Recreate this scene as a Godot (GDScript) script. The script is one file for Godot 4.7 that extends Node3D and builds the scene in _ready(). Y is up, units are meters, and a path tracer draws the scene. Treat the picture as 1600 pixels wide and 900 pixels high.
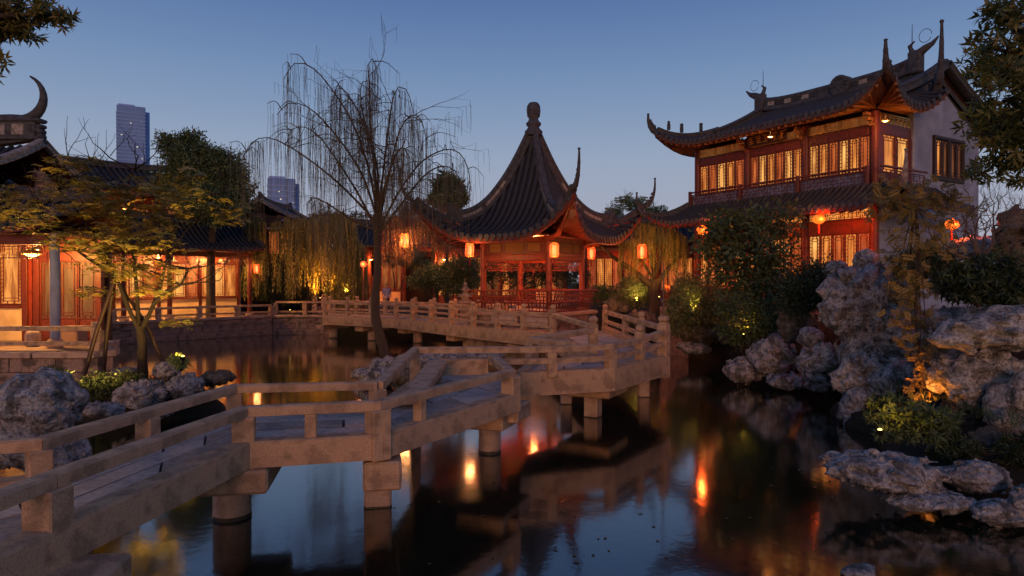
extends Node3D

const F := 1062.0          # lens: pixels of a 1600 wide frame per unit of tangent
const EYE := 3.2           # height of the eye over the water
var used := {}
var mats := {}
var cache := {}
var R := RandomNumberGenerator.new()


class M:
	var v := PackedVector3Array()
	var n := PackedVector3Array()
	var ix := PackedInt32Array()

	func face(p: Array, out = null) -> void:
		var nn: Vector3 = (p[1] - p[0]).cross(p[2] - p[0]).normalized()
		if nn == Vector3.ZERO and p.size() > 3:
			nn = (p[2] - p[0]).cross(p[3] - p[0]).normalized()
		if out != null and nn.dot(out) < 0.0:
			p = p.duplicate()
			p.reverse()
			nn = -nn
		var b := v.size()
		for q in p:
			v.append(q)
			n.append(nn)
		for i in range(1, p.size() - 1):
			ix.append_array(PackedInt32Array([b, b + i + 1, b + i]))

	func box(c: Vector3, s: Vector3, ch := 0.0, bs := Basis()) -> void:
		var h := s * 0.5
		ch = minf(ch, minf(h.x, minf(h.y, h.z)) * 0.6)
		for ax in 3:
			var a1 := (ax + 1) % 3
			var a2 := (ax + 2) % 3
			for sg in [-1.0, 1.0]:
				var pts := []
				for k in [[-1, -1], [1, -1], [1, 1], [-1, 1]]:
					var q := Vector3()
					q[ax] = sg * h[ax]
					q[a1] = k[0] * (h[a1] - ch)
					q[a2] = k[1] * (h[a2] - ch)
					pts.append(c + bs * q)
				var o := Vector3()
				o[ax] = sg
				face(pts, bs * o)
		if ch <= 0.0:
			return
		for ax in 3:
			var a1 := (ax + 1) % 3
			var a2 := (ax + 2) % 3
			for k in [[-1, -1], [1, -1], [1, 1], [-1, 1]]:
				var pts := []
				for e in [[-1, 0], [1, 0], [1, 1], [-1, 1]]:
					var q := Vector3()
					q[ax] = e[0] * (h[ax] - ch)
					q[a1] = k[0] * (h[a1] - (ch if e[1] == 0 else 0.0))
					q[a2] = k[1] * (h[a2] - (0.0 if e[1] == 0 else ch))
					pts.append(c + bs * q)
				var o := Vector3()
				o[a1] = k[0]
				o[a2] = k[1]
				face(pts, bs * o)
		for sx in [-1.0, 1.0]:
			for sy in [-1.0, 1.0]:
				for sz in [-1.0, 1.0]:
					var g := Vector3(sx, sy, sz)
					var pts := []
					for ax in 3:
						var q := g * (h - Vector3.ONE * ch)
						q[ax] = g[ax] * h[ax]
						pts.append(c + bs * q)
					face(pts, bs * g)

	func beam(a: Vector3, b: Vector3, w: float, h: float, ch := 0.0, up := Vector3.UP) -> void:
		var z := (b - a).normalized()
		if absf(z.dot(up)) > 0.99:
			up = Vector3.RIGHT
		var x := up.cross(z).normalized()
		var y := z.cross(x)
		box((a + b) * 0.5, Vector3(w, h, a.distance_to(b)), ch, Basis(x, y, z))

	func grid(rows: Array, wrap := false, flip := false) -> void:
		var b := v.size()
		var rn := rows.size()
		var cn: int = rows[0].size()
		var nr := PackedVector3Array()
		nr.resize(rn * cn)
		for r in rn:
			v.append_array(rows[r])
		for r in rn - 1:
			var ra: PackedVector3Array = rows[r]
			var rb: PackedVector3Array = rows[r + 1]
			for c in (cn if wrap else cn - 1):
				var c2 := (c + 1) % cn
				var f1 := (ra[c2] - ra[c]).cross(rb[c] - ra[c]) + (rb[c] - rb[c2]).cross(ra[c2] - rb[c2])
				if flip:
					f1 = -f1
				var i0 := r * cn + c
				var i1 := r * cn + c2
				var i2 := (r + 1) * cn + c2
				var i3 := (r + 1) * cn + c
				nr[i0] += f1
				nr[i1] += f1
				nr[i2] += f1
				nr[i3] += f1
				if flip:
					ix.append_array(PackedInt32Array([b + i0, b + i1, b + i2, b + i0, b + i2, b + i3]))
				else:
					ix.append_array(PackedInt32Array([b + i0, b + i2, b + i1, b + i0, b + i3, b + i2]))
		for q in nr:
			n.append(q.normalized() if q.length_squared() > 0 else Vector3.UP)

	func tube(pts: Array, rad: Array, sides := 6, caps := true) -> void:
		var rows := []
		var a := Vector3()
		for i in pts.size():
			var t: Vector3 = (pts[mini(i + 1, pts.size() - 1)] - pts[maxi(i - 1, 0)]).normalized()
			if i == 0:
				a = (Vector3.RIGHT if absf(t.x) < 0.9 else Vector3.UP)
			a = (a - t * a.dot(t)).normalized()
			var bb := t.cross(a)
			var ring := PackedVector3Array()
			var r: float = rad[mini(i, rad.size() - 1)]
			for k in sides:
				var g := TAU * k / sides
				ring.append(pts[i] + (a * cos(g) + bb * sin(g)) * r)
			rows.append(ring)
		grid(rows, true)
		if caps:
			var t0: Vector3 = (pts[0] - pts[1])
			var t1: Vector3 = (pts[-1] - pts[-2])
			face(Array(rows[0]), t0)
			face(Array(rows[-1]), t1)

	func lathe(prof: Array, sides := 12, at := Vector3()) -> void:
		var rows := []
		for p in prof:
			var ring := PackedVector3Array()
			for k in sides:
				var g := TAU * k / sides
				ring.append(at + Vector3(p[0] * cos(g), p[1], -p[0] * sin(g)))
			rows.append(ring)
		grid(rows, true)

	func prism(poly: Array, y0: float, y1: float) -> void:   # poly of Vector2 (x, z), either way round
		var top := []
		var bot := []
		var mid := Vector2()
		for p in poly:
			top.append(Vector3(p.x, y1, p.y))
			bot.append(Vector3(p.x, y0, p.y))
			mid += p / poly.size()
		face(top, Vector3.UP)
		face(bot, Vector3.DOWN)
		for i in poly.size():
			var j := (i + 1) % poly.size()
			var o: Vector2 = (poly[i] + poly[j]) * 0.5 - mid
			face([bot[i], bot[j], top[j], top[i]], Vector3(o.x, 0, o.y))

	func mesh() -> ArrayMesh:
		var a := []
		a.resize(Mesh.ARRAY_MAX)
		a[Mesh.ARRAY_VERTEX] = v
		a[Mesh.ARRAY_NORMAL] = n
		a[Mesh.ARRAY_INDEX] = ix
		var m := ArrayMesh.new()
		m.add_surface_from_arrays(Mesh.PRIMITIVE_TRIANGLES, a)
		return m


func at(px: float, py: float, depth: float) -> Vector3:      # a point of the place, read off a survey photograph, at its distance
	return Vector3((px - 800.0) / F * depth, EYE + (440.0 - py) / F * depth, -depth)


func numbered(called: String) -> String:
	used[called] = used.get(called, -1) + 1
	return called if used[called] == 0 else "%s_%03d" % [called, used[called]]


func tag(o: Node3D, label: String, category: String, group := "", kind := "") -> Node3D:
	if label:
		o.set_meta("label", label)
	if category:
		o.set_meta("category", category)
	if group:
		o.set_meta("group", group)
	if kind:
		o.set_meta("kind", kind)
	return o


func thing(called: String, label: String, category: String, where := Vector3.ZERO, turn := 0.0, group := "") -> Node3D:
	var o := Node3D.new()
	o.name = numbered(called)
	add_child(o)
	o.position = where
	o.rotation.y = turn
	return tag(o, label, category, group)


func part(parent: Node, called: String, shape, material: Material, world := false) -> MeshInstance3D:
	var o := MeshInstance3D.new()
	o.mesh = shape.mesh() if shape is M else shape
	o.material_override = material
	o.cast_shadow = GeometryInstance3D.SHADOW_CASTING_SETTING_ON
	if parent == self:
		o.name = numbered(called)
		add_child(o)
	else:
		o.name = called
		if world:
			o.transform = (parent as Node3D).transform.affine_inverse()
		parent.add_child(o, true)
	return o


func structure(called: String, shape, material: Material) -> MeshInstance3D:
	var o := part(self, called, shape, material)
	o.set_meta("kind", "structure")
	return o


func omni(parent: Node, where: Vector3, color: Color, energy: float, size := 0.1) -> OmniLight3D:
	var l := OmniLight3D.new()
	l.name = "light"
	l.light_color = color
	l.light_energy = energy
	l.light_size = size
	l.omni_range = 60.0
	l.omni_attenuation = 2.0
	l.shadow_enabled = true
	parent.add_child(l, true)
	l.position = where
	return l


# ---------------------------------------------------------------- materials

func noise(freq: float, seed_: int, ramp: Array, kind := FastNoiseLite.TYPE_SIMPLEX_SMOOTH, oct := 5, size := 512) -> NoiseTexture2D:
	var f := FastNoiseLite.new()
	f.noise_type = kind
	f.frequency = freq
	f.seed = seed_
	f.fractal_octaves = oct
	if kind == FastNoiseLite.TYPE_CELLULAR:
		f.cellular_return_type = FastNoiseLite.RETURN_DISTANCE
		f.fractal_type = FastNoiseLite.FRACTAL_NONE
	var t := NoiseTexture2D.new()
	t.width = size
	t.height = size
	t.seamless = true
	t.normalize = true
	t.noise = f
	if ramp:
		var g := Gradient.new()
		var off := PackedFloat32Array()
		var col := PackedColorArray()
		for e in ramp:
			off.append(e[0])
			col.append(e[1])
		g.offsets = off
		g.colors = col
		t.color_ramp = g
	return t


func c8(r: float, g: float, b: float, a := 255.0) -> Color:
	return Color(r / 255.0, g / 255.0, b / 255.0, a / 255.0)


func surf(called: String, cols: Array, freq: float, tile: float, rough: float, relief := 0.0, rfreq := 0.03, stain = null, kind := FastNoiseLite.TYPE_SIMPLEX_SMOOTH) -> StandardMaterial3D:
	var m := StandardMaterial3D.new()
	m.resource_name = called
	var ramp := []
	for i in cols.size():
		ramp.append([lerpf(0.15, 0.85, float(i) / maxf(1, cols.size() - 1)), cols[i]])
	m.albedo_texture = noise(freq, hash(called) % 1000, ramp, kind)
	m.uv1_triplanar = true
	m.uv1_world_triplanar = true
	m.uv1_scale = Vector3.ONE / tile
	m.roughness = rough
	m.metallic_specular = 0.4
	if relief != 0.0:
		m.heightmap_enabled = true
		m.heightmap_scale = relief
		m.heightmap_texture = noise(rfreq, hash(called) % 1000 + 7, [])
	if stain != null:
		m.detail_enabled = true
		m.detail_blend_mode = BaseMaterial3D.BLEND_MODE_MIX
		m.detail_uv_layer = BaseMaterial3D.DETAIL_UV_1
		var clear: Color = stain
		clear.a = 0.0
		m.detail_albedo = noise(0.006, hash(called) % 1000 + 31, [[0.45, clear], [0.75, stain]], FastNoiseLite.TYPE_SIMPLEX_SMOOTH, 6)
	mats[called] = m
	return m


func plain(called: String, col: Color, rough: float, metal := 0.0) -> StandardMaterial3D:
	var m := StandardMaterial3D.new()
	m.resource_name = called
	m.albedo_color = col
	m.roughness = rough
	m.metallic = metal
	m.metallic_specular = 0.4
	mats[called] = m
	return m


func glow(called: String, col: Color, energy: float, streak := false) -> StandardMaterial3D:
	var m := StandardMaterial3D.new()
	m.resource_name = called
	m.albedo_color = Color(0.2, 0.15, 0.1)
	m.emission_enabled = true
	m.emission = col
	m.emission_energy_multiplier = energy
	m.roughness = 0.6
	if streak:
		m.emission_operator = BaseMaterial3D.EMISSION_OP_MULTIPLY
		m.emission_texture = noise(0.02, hash(called) % 1000, [[0.25, Color(0.66, 0.56, 0.5)], [0.5, Color(0.86, 0.82, 0.78)], [0.75, Color.WHITE]], FastNoiseLite.TYPE_SIMPLEX_SMOOTH, 4, 256)
		m.uv1_triplanar = true
		m.uv1_world_triplanar = true
		m.uv1_scale = Vector3(0.9, 0.12, 0.9)
	mats[called] = m
	return m


func foliage(called: String, trans := 0.45) -> StandardMaterial3D:
	var m := StandardMaterial3D.new()
	m.resource_name = called
	m.vertex_color_use_as_albedo = true
	m.roughness = 0.5
	m.metallic_specular = 0.45
	m.backlight_enabled = true
	m.backlight = Color(trans, trans, trans * 0.5).linear_to_srgb()
	m.cull_mode = BaseMaterial3D.CULL_DISABLED
	mats[called] = m
	return m


func make_materials() -> void:
	surf("granite", [c8(150, 118, 90), c8(176, 141, 108), c8(194, 159, 124), c8(160, 128, 98)], 0.07, 1.1, 0.7, 0.35, 0.09, c8(84, 66, 52, 130))
	surf("granite_deck", [c8(148, 134, 122), c8(168, 154, 142), c8(180, 166, 152)], 0.03, 1.7, 0.55, 0.3, 0.06, c8(108, 96, 88, 90))
	surf("granite_deck_dark", [c8(118, 104, 92), c8(142, 128, 114), c8(154, 140, 126)], 0.03, 1.5, 0.6, 0.3, 0.06, c8(88, 78, 70, 110))
	surf("granite_warm", [c8(160, 132, 112), c8(186, 158, 136), c8(174, 145, 124)], 0.04, 1.1, 0.75, 0.35, 0.07, c8(110, 84, 62, 140))
	surf("granite_wet", [c8(60, 52, 46), c8(78, 66, 56), c8(66, 62, 50)], 0.03, 0.9, 0.45, 0.5, 0.05, c8(40, 44, 30, 200))
	surf("blockwork", [c8(118, 98, 86), c8(154, 128, 112), c8(136, 114, 100)], 0.02, 1.6, 0.85, 0.9, 0.05, c8(66, 56, 50, 200))
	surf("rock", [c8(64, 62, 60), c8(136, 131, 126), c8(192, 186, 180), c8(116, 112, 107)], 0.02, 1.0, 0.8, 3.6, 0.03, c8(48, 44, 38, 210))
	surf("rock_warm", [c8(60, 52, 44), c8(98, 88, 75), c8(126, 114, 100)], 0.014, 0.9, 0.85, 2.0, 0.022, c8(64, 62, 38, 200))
	surf("tile", [c8(38, 39, 42), c8(56, 57, 60), c8(46, 46, 49)], 0.03, 0.8, 0.68, 0.6, 0.08, c8(66, 68, 70, 110))
	surf("tile_sheet", [c8(30, 32, 37), c8(42, 44, 50)], 0.03, 0.8, 0.7, 0.5, 0.08)
	surf("ridge_clay", [c8(54, 55, 58), c8(82, 83, 86), c8(67, 68, 71)], 0.02, 0.9, 0.75, 0.8, 0.05, c8(48, 46, 46, 200))
	surf("ridge_plaster", [c8(128, 120, 112), c8(168, 158, 148), c8(146, 136, 128)], 0.03, 0.6, 0.85, 0.8, 0.06, c8(88, 80, 74, 200))
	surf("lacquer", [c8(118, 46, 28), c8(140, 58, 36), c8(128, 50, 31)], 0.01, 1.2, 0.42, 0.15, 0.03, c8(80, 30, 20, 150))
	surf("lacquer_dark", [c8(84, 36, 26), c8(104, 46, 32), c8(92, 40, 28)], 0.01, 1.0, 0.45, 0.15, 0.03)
	surf("wood_dark", [c8(44, 27, 21), c8(60, 38, 29)], 0.015, 0.8, 0.55, 0.3, 0.04)
	surf("plaster_warm", [c8(214, 184, 130), c8(228, 200, 146)], 0.006, 2.4, 0.9, 0.3, 0.02, c8(184, 150, 100, 110))
	surf("plaster_white", [c8(124, 132, 150), c8(150, 158, 176)], 0.006, 3.0, 0.9, 0.4, 0.02, c8(108, 112, 122, 110))
	surf("soil", [c8(26, 23, 18), c8(42, 38, 28), c8(32, 35, 22)], 0.02, 2.0, 0.95, 3.0, 0.03)
	surf("paving", [c8(104, 90, 80), c8(130, 112, 98)], 0.02, 2.2, 0.75, 0.6, 0.03, c8(70, 60, 52, 160))
	surf("bark", [c8(36, 29, 24), c8(96, 82, 68), c8(58, 48, 39)], 0.035, 0.6, 0.9, 3.5, 0.05)
	surf("bark_dark", [c8(30, 24, 20), c8(52, 42, 34), c8(40, 32, 27)], 0.03, 0.5, 0.9, 1.8, 0.04)
	surf("bark_pale", [c8(92, 78, 64), c8(128, 108, 88)], 0.03, 0.5, 0.85, 1.2, 0.04)
	surf("eave_wood", [c8(72, 45, 32), c8(96, 62, 44), c8(84, 53, 38)], 0.02, 0.8, 0.5, 0.3, 0.04)
	surf("gold", [c8(196, 148, 62), c8(226, 180, 92)], 0.04, 0.4, 0.35, 0.2, 0.06)
	mats.gold.metallic = 0.7
	surf("carving", [c8(96, 58, 30), c8(160, 112, 60), c8(80, 46, 26)], 0.05, 0.35, 0.6, 1.0, 0.05)
	surf("tower_glass", [c8(104, 138, 190), c8(126, 158, 208)], 0.004, 60.0, 0.25)
	plain("tower_band", c8(140, 170, 214), 0.5)
	plain("iron", c8(42, 36, 32), 0.45, 0.6)
	plain("cord", c8(40, 18, 14), 0.7)
	plain("tassel", c8(160, 40, 22), 0.8)
	plain("planter_clay", c8(150, 120, 96), 0.8)
	plain("skin", c8(196, 148, 122), 0.55)
	plain("hair", c8(24, 20, 18), 0.5)
	surf("shirt", [c8(150, 136, 150), c8(170, 156, 168)], 0.02, 0.5, 0.9)
	surf("trousers", [c8(40, 40, 52), c8(54, 54, 66)], 0.02, 0.5, 0.9)
	foliage("leaf")
	foliage("leaf_thick", 0.25)
	foliage("grass", 0.3)
	glow("pane_amber", c8(240, 152, 72), 1.1, true)
	glow("pane_pale", c8(250, 182, 98), 1.25, true)
	glow("pane_peach", c8(224, 118, 58), 0.95, true)
	glow("pane_red", c8(206, 96, 52), 0.8, true)
	glow("pane_dim", c8(168, 104, 56), 0.5, true)
	glow("lantern_core", c8(255, 190, 110), 3.2)
	glow("lantern_paper", c8(244, 92, 38), 1.5)
	glow("round_paper", c8(255, 112, 28), 1.6)
	glow("bulb", c8(255, 220, 140), 8.0)
	glow("bulb_yellow", c8(255, 226, 110), 5.0)
	glow("office_light", c8(255, 236, 200), 1.2)
	var paper := StandardMaterial3D.new()
	paper.resource_name = "lantern_gauze"
	paper.albedo_color = c8(226, 60, 26, 150)
	paper.transparency = BaseMaterial3D.TRANSPARENCY_ALPHA
	paper.roughness = 0.8
	paper.emission_enabled = true
	paper.emission = c8(255, 84, 34)
	paper.emission_energy_multiplier = 0.55
	mats.gauze = paper
	# still pond: dark and glossy, with the slow swell a long exposure leaves
	var w := StandardMaterial3D.new()
	w.resource_name = "water"
	w.albedo_color = c8(14, 24, 15)
	w.roughness = 0.075
	w.metallic_specular = 0.75
	w.uv1_triplanar = true
	w.uv1_world_triplanar = true
	w.uv1_scale = Vector3.ONE / 3.0
	w.heightmap_enabled = true
	w.heightmap_scale = 0.1
	w.clearcoat_enabled = true
	w.clearcoat = 0.7
	w.clearcoat_roughness = 0.1
	w.heightmap_texture = noise(0.012, 5, [], FastNoiseLite.TYPE_SIMPLEX_SMOOTH, 4, 1024)
	mats.water = w


# ---------------------------------------------------------------- rocks by surface nets

func field_mesh(lo: Vector3, hi: Vector3, cell: float, f: Callable) -> ArrayMesh:
	var nx := int(ceil((hi.x - lo.x) / cell)) + 1
	var ny := int(ceil((hi.y - lo.y) / cell)) + 1
	var nz := int(ceil((hi.z - lo.z) / cell)) + 1
	var val := PackedFloat32Array()
	val.resize(nx * ny * nz)
	var q := 0
	for k in nz:
		for j in ny:
			for i in nx:
				val[q] = f.call(lo + Vector3(i, j, k) * cell)
				q += 1
	var sx := 1
	var sy := nx
	var sz := nx * ny
	var cornering := [0, sx, sy, sx + sy, sz, sx + sz, sy + sz, sx + sy + sz]
	var edges := [[0, 1], [2, 3], [4, 5], [6, 7], [0, 2], [1, 3], [4, 6], [5, 7], [0, 4], [1, 5], [2, 6], [3, 7]]
	var vid := PackedInt32Array()
	vid.resize(nx * ny * nz)
	vid.fill(-1)
	var m := M.new()
	for k in nz - 1:
		for j in ny - 1:
			for i in nx - 1:
				var b := i + j * sy + k * sz
				var neg := 0
				for c in cornering:
					if val[b + c] < 0.0:
						neg += 1
				if neg == 0 or neg == 8:
					continue
				var sum := Vector3()
				var cnt := 0
				for e in edges:
					var va := val[b + cornering[e[0]]]
					var vb := val[b + cornering[e[1]]]
					if (va < 0.0) != (vb < 0.0):
						var t := va / (va - vb)
						var pa := Vector3(e[0] & 1, (e[0] >> 1) & 1, e[0] >> 2)
						var pb := Vector3(e[1] & 1, (e[1] >> 1) & 1, e[1] >> 2)
						sum += pa.lerp(pb, t)
						cnt += 1
				vid[b] = m.v.size()
				m.v.append(lo + (Vector3(i, j, k) + sum / cnt) * cell)
	m.n.resize(m.v.size())
	for ax in 3:
		var st: int = [sx, sy, sz][ax]
		var s1: int = [sy, sz, sx][ax]
		var s2: int = [sz, sx, sy][ax]
		for k in range(1, nz - 1):
			for j in range(1, ny - 1):
				for i in range(1, nx - 1):
					var b := i + j * sy + k * sz
					var a0 := val[b] < 0.0
					if a0 == (val[b + st] < 0.0):
						continue
					var p := [vid[b - s1 - s2], vid[b - s2], vid[b], vid[b - s1]]
					if p.min() < 0:
						continue
					if not a0:
						p.reverse()
					m.ix.append_array(PackedInt32Array([p[0], p[2], p[1], p[0], p[3], p[2]]))
					var nn := (m.v[p[2]] - m.v[p[0]]).cross(m.v[p[3]] - m.v[p[1]])
					for e in p:
						m.n[e] += nn
	for i in m.n.size():
		m.n[i] = m.n[i].normalized()
	return m.mesh()


func rock_mesh(blobs: Array, holes: Array, seed_: int, amp := 0.16, cells := 26, flat := 0.0) -> ArrayMesh:
	# blobs [centre, radii] in metres, joined smoothly; holes [centre, radius] eaten right through
	var lo := Vector3.ONE * 1e6
	var hi := -lo
	var mean := 0.0
	for b in blobs:
		lo = lo.min(b[0] - b[1])
		hi = hi.max(b[0] + b[1])
		mean += (b[1].x + b[1].y + b[1].z) / 3.0 / blobs.size()
	var a := amp * mean * 1.95
	lo -= Vector3.ONE * (a * 1.1 + 0.02)
	hi += Vector3.ONE * (a * 1.1 + 0.02)
	var cell := maxf(hi.x - lo.x, maxf(hi.y - lo.y, hi.z - lo.z)) / (cells * 1.35)
	var n1 := FastNoiseLite.new()
	n1.seed = seed_
	n1.noise_type = FastNoiseLite.TYPE_SIMPLEX_SMOOTH
	n1.fractal_type = FastNoiseLite.FRACTAL_RIDGED
	n1.fractal_octaves = 3
	n1.frequency = 0.8 / mean
	var n2 := FastNoiseLite.new()
	n2.seed = seed_ + 5
	n2.noise_type = FastNoiseLite.TYPE_CELLULAR
	n2.cellular_return_type = FastNoiseLite.RETURN_DISTANCE
	n2.fractal_type = FastNoiseLite.FRACTAL_NONE
	n2.frequency = 1.15 / mean
	var n3 := FastNoiseLite.new()
	n3.seed = seed_ + 9
	n3.noise_type = FastNoiseLite.TYPE_SIMPLEX_SMOOTH
	n3.fractal_octaves = 3
	n3.frequency = 2.6 / mean
	var f := func(p: Vector3) -> float:
		var d := 1e6
		for b in blobs:
			var u: Vector3 = (p - b[0]) / b[1]
			var k0 := u.length()
			var k1: float = (u / b[1]).length()
			var e := k0 * (k0 - 1.0) / maxf(k1, 1e-5)
			var h := clampf(0.5 + 0.5 * (d - e) / (0.25 * mean), 0.0, 1.0)
			d = lerpf(d, e, h) - 0.25 * mean * h * (1.0 - h)
		for b in holes:
			d = maxf(d, b[1] - p.distance_to(b[0]))
		if absf(d) < a * 2.4 + cell * 2.0:
			var w := Vector3(p.x, p.y * (1.0 + flat), p.z)
			d += a * (n1.get_noise_3dv(w) * 0.75 - 0.1) - a * 1.1 * (n2.get_noise_3dv(w) + 0.55) * 0.6 + a * 0.3 * n3.get_noise_3dv(w)
		return d
	return field_mesh(lo, hi, cell, f)


func rock(label: String, where: Vector3, blobs: Array, holes := [], material := "rock", amp := 0.2, group := "", cells := 26, flat := 0.0) -> Node3D:
	var o := part(self, "garden_rock", rock_mesh(blobs, holes, hash(label) % 9999, amp, cells, flat), mats[material])
	o.position = where
	return tag(o, label, "rock", group)


func boulder(label: String, where: Vector3, r: Vector3, material := "rock", amp := 0.2, group := "", cells := 24, flat := 0.0, hole := 0) -> Node3D:
	var g := RandomNumberGenerator.new()
	g.seed = hash(label)
	var blobs := [[Vector3(), r * 0.82]]
	for i in 3:
		var q := Vector3(g.randf_range(-0.55, 0.55), g.randf_range(-0.4, 0.45), g.randf_range(-0.5, 0.5)) * r
		blobs.append([q, r * Vector3(g.randf_range(0.4, 0.62), g.randf_range(0.4, 0.62), g.randf_range(0.4, 0.62))])
	var holes := []
	for i in hole:
		holes.append([Vector3(g.randf_range(-0.5, 0.4), g.randf_range(-0.35, 0.5), 0.75) * r, minf(r.x, r.y) * g.randf_range(0.2, 0.3)])
	return rock(label, where, blobs, holes, material, amp, group, cells, flat)


# ---------------------------------------------------------------- plants

func leaf_shape(m: M, at_: Vector3, dir: Vector3, side: Vector3, l: float, w: float) -> void:
	dir = dir.normalized()
	var up := side.cross(dir).normalized()
	side = dir.cross(up).normalized()
	var a := at_
	var b := at_ + dir * l * 0.45 + side * w * 0.5 + up * w * 0.12
	var c := at_ + dir * l - up * l * 0.1
	var d := at_ + dir * l * 0.45 - side * w * 0.5 + up * w * 0.12
	var e := at_ + dir * l * 0.5
	m.face([a, b, e])
	m.face([b, c, e])
	m.face([a, e, d])
	m.face([e, c, d])


func sprig(kind: String) -> ArrayMesh:         # a twig end about one unit long with its leaves
	if cache.has(kind):
		return cache[kind]
	var g := RandomNumberGenerator.new()
	g.seed = hash(kind)
	var m := M.new()
	match kind:
		"whorl":                                 # long leaves round a twig tip
			for i in 9:
				var an := i * 2.4
				var el := 0.1 + 0.11 * i
				leaf_shape(m, Vector3(0, 0.03 * i, 0), Vector3(cos(an) * cos(el), sin(el), sin(an) * cos(el)), Vector3(-sin(an), 0, cos(an)), g.randf_range(0.6, 0.95), 0.2)
		"spray":                                 # small leaves in a flat spray
			for i in 13:
				var t := i / 12.0
				var sd := 1.0 if i % 2 else -1.0
				leaf_shape(m, Vector3(0.85 * t - 0.4, 0.1 * sin(t * 3.0), 0), Vector3(0.5, g.randf_range(-0.25, 0.2), sd), Vector3(1, 0, -0.5 * sd), 0.34, 0.15)
		"bushy":
			for i in 16:
				var p := Vector3(g.randf_range(-1, 1), g.randf_range(-1, 1), g.randf_range(-1, 1)) * 0.42
				var d := (p + Vector3(g.randf_range(-1, 1), g.randf_range(-0.6, 1), g.randf_range(-1, 1)) * 0.35).normalized()
				leaf_shape(m, p, d, d.cross(Vector3(g.randf(), g.randf() + 0.2, g.randf())), 0.36, 0.17)
		"strand":                                # a hanging willow shoot with narrow leaves, one unit long
			for i in 40:
				var t := i / 39.0
				var an := i * 2.1
				leaf_shape(m, Vector3(0.03 * sin(t * 5.0), -t, 0.03 * cos(t * 4.0)), Vector3(cos(an) * 0.55, -1, sin(an) * 0.55), Vector3(-sin(an), 0, cos(an)), 0.085, 0.018)
			m.tube([Vector3(), Vector3(0.03, -0.5, 0), Vector3(0, -1, 0)], [0.004, 0.003, 0.002], 3, false)
		"bare":                                  # a bare winter shoot
			m.tube([Vector3(), Vector3(0.02, -0.3, 0.012), Vector3(0.035, -0.65, 0), Vector3(0.015, -1, 0.01)], [0.0046, 0.0042, 0.0034, 0.002], 3, false)
			for i in 22:
				var t := g.randf()
				var an := g.randf() * TAU
				leaf_shape(m, Vector3(0.03 * sin(t * 2.4), -t, 0.01), Vector3(cos(an) * 0.8, -0.9, sin(an) * 0.8), Vector3(-sin(an), 0, cos(an)), g.randf_range(0.014, 0.032), 0.0075)
		"fallen":
			leaf_shape(m, Vector3(-0.5, 0, 0), Vector3(1, 0.02, 0), Vector3(0, 0, 1), 1.0, 0.5)
		"blade":
			for i in 7:
				var an := g.randf() * TAU
				leaf_shape(m, Vector3(g.randf_range(-0.2, 0.2), 0, g.randf_range(-0.2, 0.2)), Vector3(cos(an) * 0.45, 1, sin(an) * 0.45), Vector3(-sin(an), 0, cos(an)), g.randf_range(0.6, 1.0), 0.07)
	cache[kind] = m.mesh()
	return cache[kind]


func scatter(parent: Node3D, called: String, kind: String, spots: Array, size: Vector2, tints: Array, material := "leaf", flat := 0.0, hang := false) -> void:
	# spots are in the parent's own axes
	var mm := MultiMesh.new()
	mm.transform_format = MultiMesh.TRANSFORM_3D
	mm.use_colors = true
	mm.mesh = sprig(kind)
	mm.instance_count = spots.size()
	for i in spots.size():
		var s := R.randf_range(size.x, size.y)
		var bs: Basis
		if hang:
			bs = Basis(Vector3.UP, R.randf() * TAU) * Basis(Vector3.RIGHT, R.randfn() * 0.05)
			mm.set_instance_transform(i, Transform3D(bs.scaled(Vector3(1.0, s, 1.0) if kind == "bare" else Vector3.ONE * s), spots[i]))
			if kind == "bare":
				mm.set_instance_transform(i, Transform3D(Basis(bs.x * 1.25, bs.y * s, bs.z * 1.25), spots[i]))
		else:
			bs = Basis.from_euler(Vector3(R.randf_range(-1, 1) * (0.35 if flat > 0 else PI), R.randf() * TAU, R.randf_range(-1, 1) * (0.35 if flat > 0 else PI)))
			if kind == "blade" or kind == "fallen":
				bs = Basis(Vector3.UP, R.randf() * TAU)
			mm.set_instance_transform(i, Transform3D(bs.scaled(Vector3.ONE * s), spots[i]))
		var c: Color = tints[R.randi() % tints.size()]
		mm.set_instance_color(i, c * 1.7 * R.randf_range(0.7, 1.25))
	var o := MultiMeshInstance3D.new()
	o.name = called
	o.multimesh = mm
	o.material_override = mats[material]
	o.cast_shadow = GeometryInstance3D.SHADOW_CASTING_SETTING_ON
	o.set_meta("kind", "stuff")
	parent.add_child(o, true)


func in_blobs(blobs: Array, count: int, shell := 0.5) -> Array:   # blobs [centre, radii]; more towards the outside
	var total := 0.0
	for b in blobs:
		total += pow(b[1].x * b[1].y * b[1].z, 0.67)
	var out := []
	for b in blobs:
		for i in int(count * pow(b[1].x * b[1].y * b[1].z, 0.67) / total):
			var d := Vector3(R.randfn(), R.randfn(), R.randfn()).normalized()
			out.append(b[0] + d * b[1] * (pow(R.randf(), 1.0 / 3.0 * (1.0 - shell) + 0.12) + (absf(R.randfn()) * 0.22 if R.randf() < 0.35 else 0.0)))
	return out


func limb(m: M, pts: Array, r0: float, r1: float, sides := 6) -> void:
	# a smooth limb through the points
	var c := Curve3D.new()
	for i in pts.size():
		var t: Vector3 = (pts[mini(i + 1, pts.size() - 1)] - pts[maxi(i - 1, 0)]) / 6.0
		c.add_point(pts[i], -t, t)
	var n := pts.size() * 3
	var l := c.get_baked_length()
	var p := []
	var r := []
	for i in n:
		var t := float(i) / (n - 1)
		p.append(c.sample_baked(l * t, true))
		r.append(lerpf(r0, r1, t) * (1.0 + 0.08 * sin(i * 2.3)))
	m.tube(p, r, sides)


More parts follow.
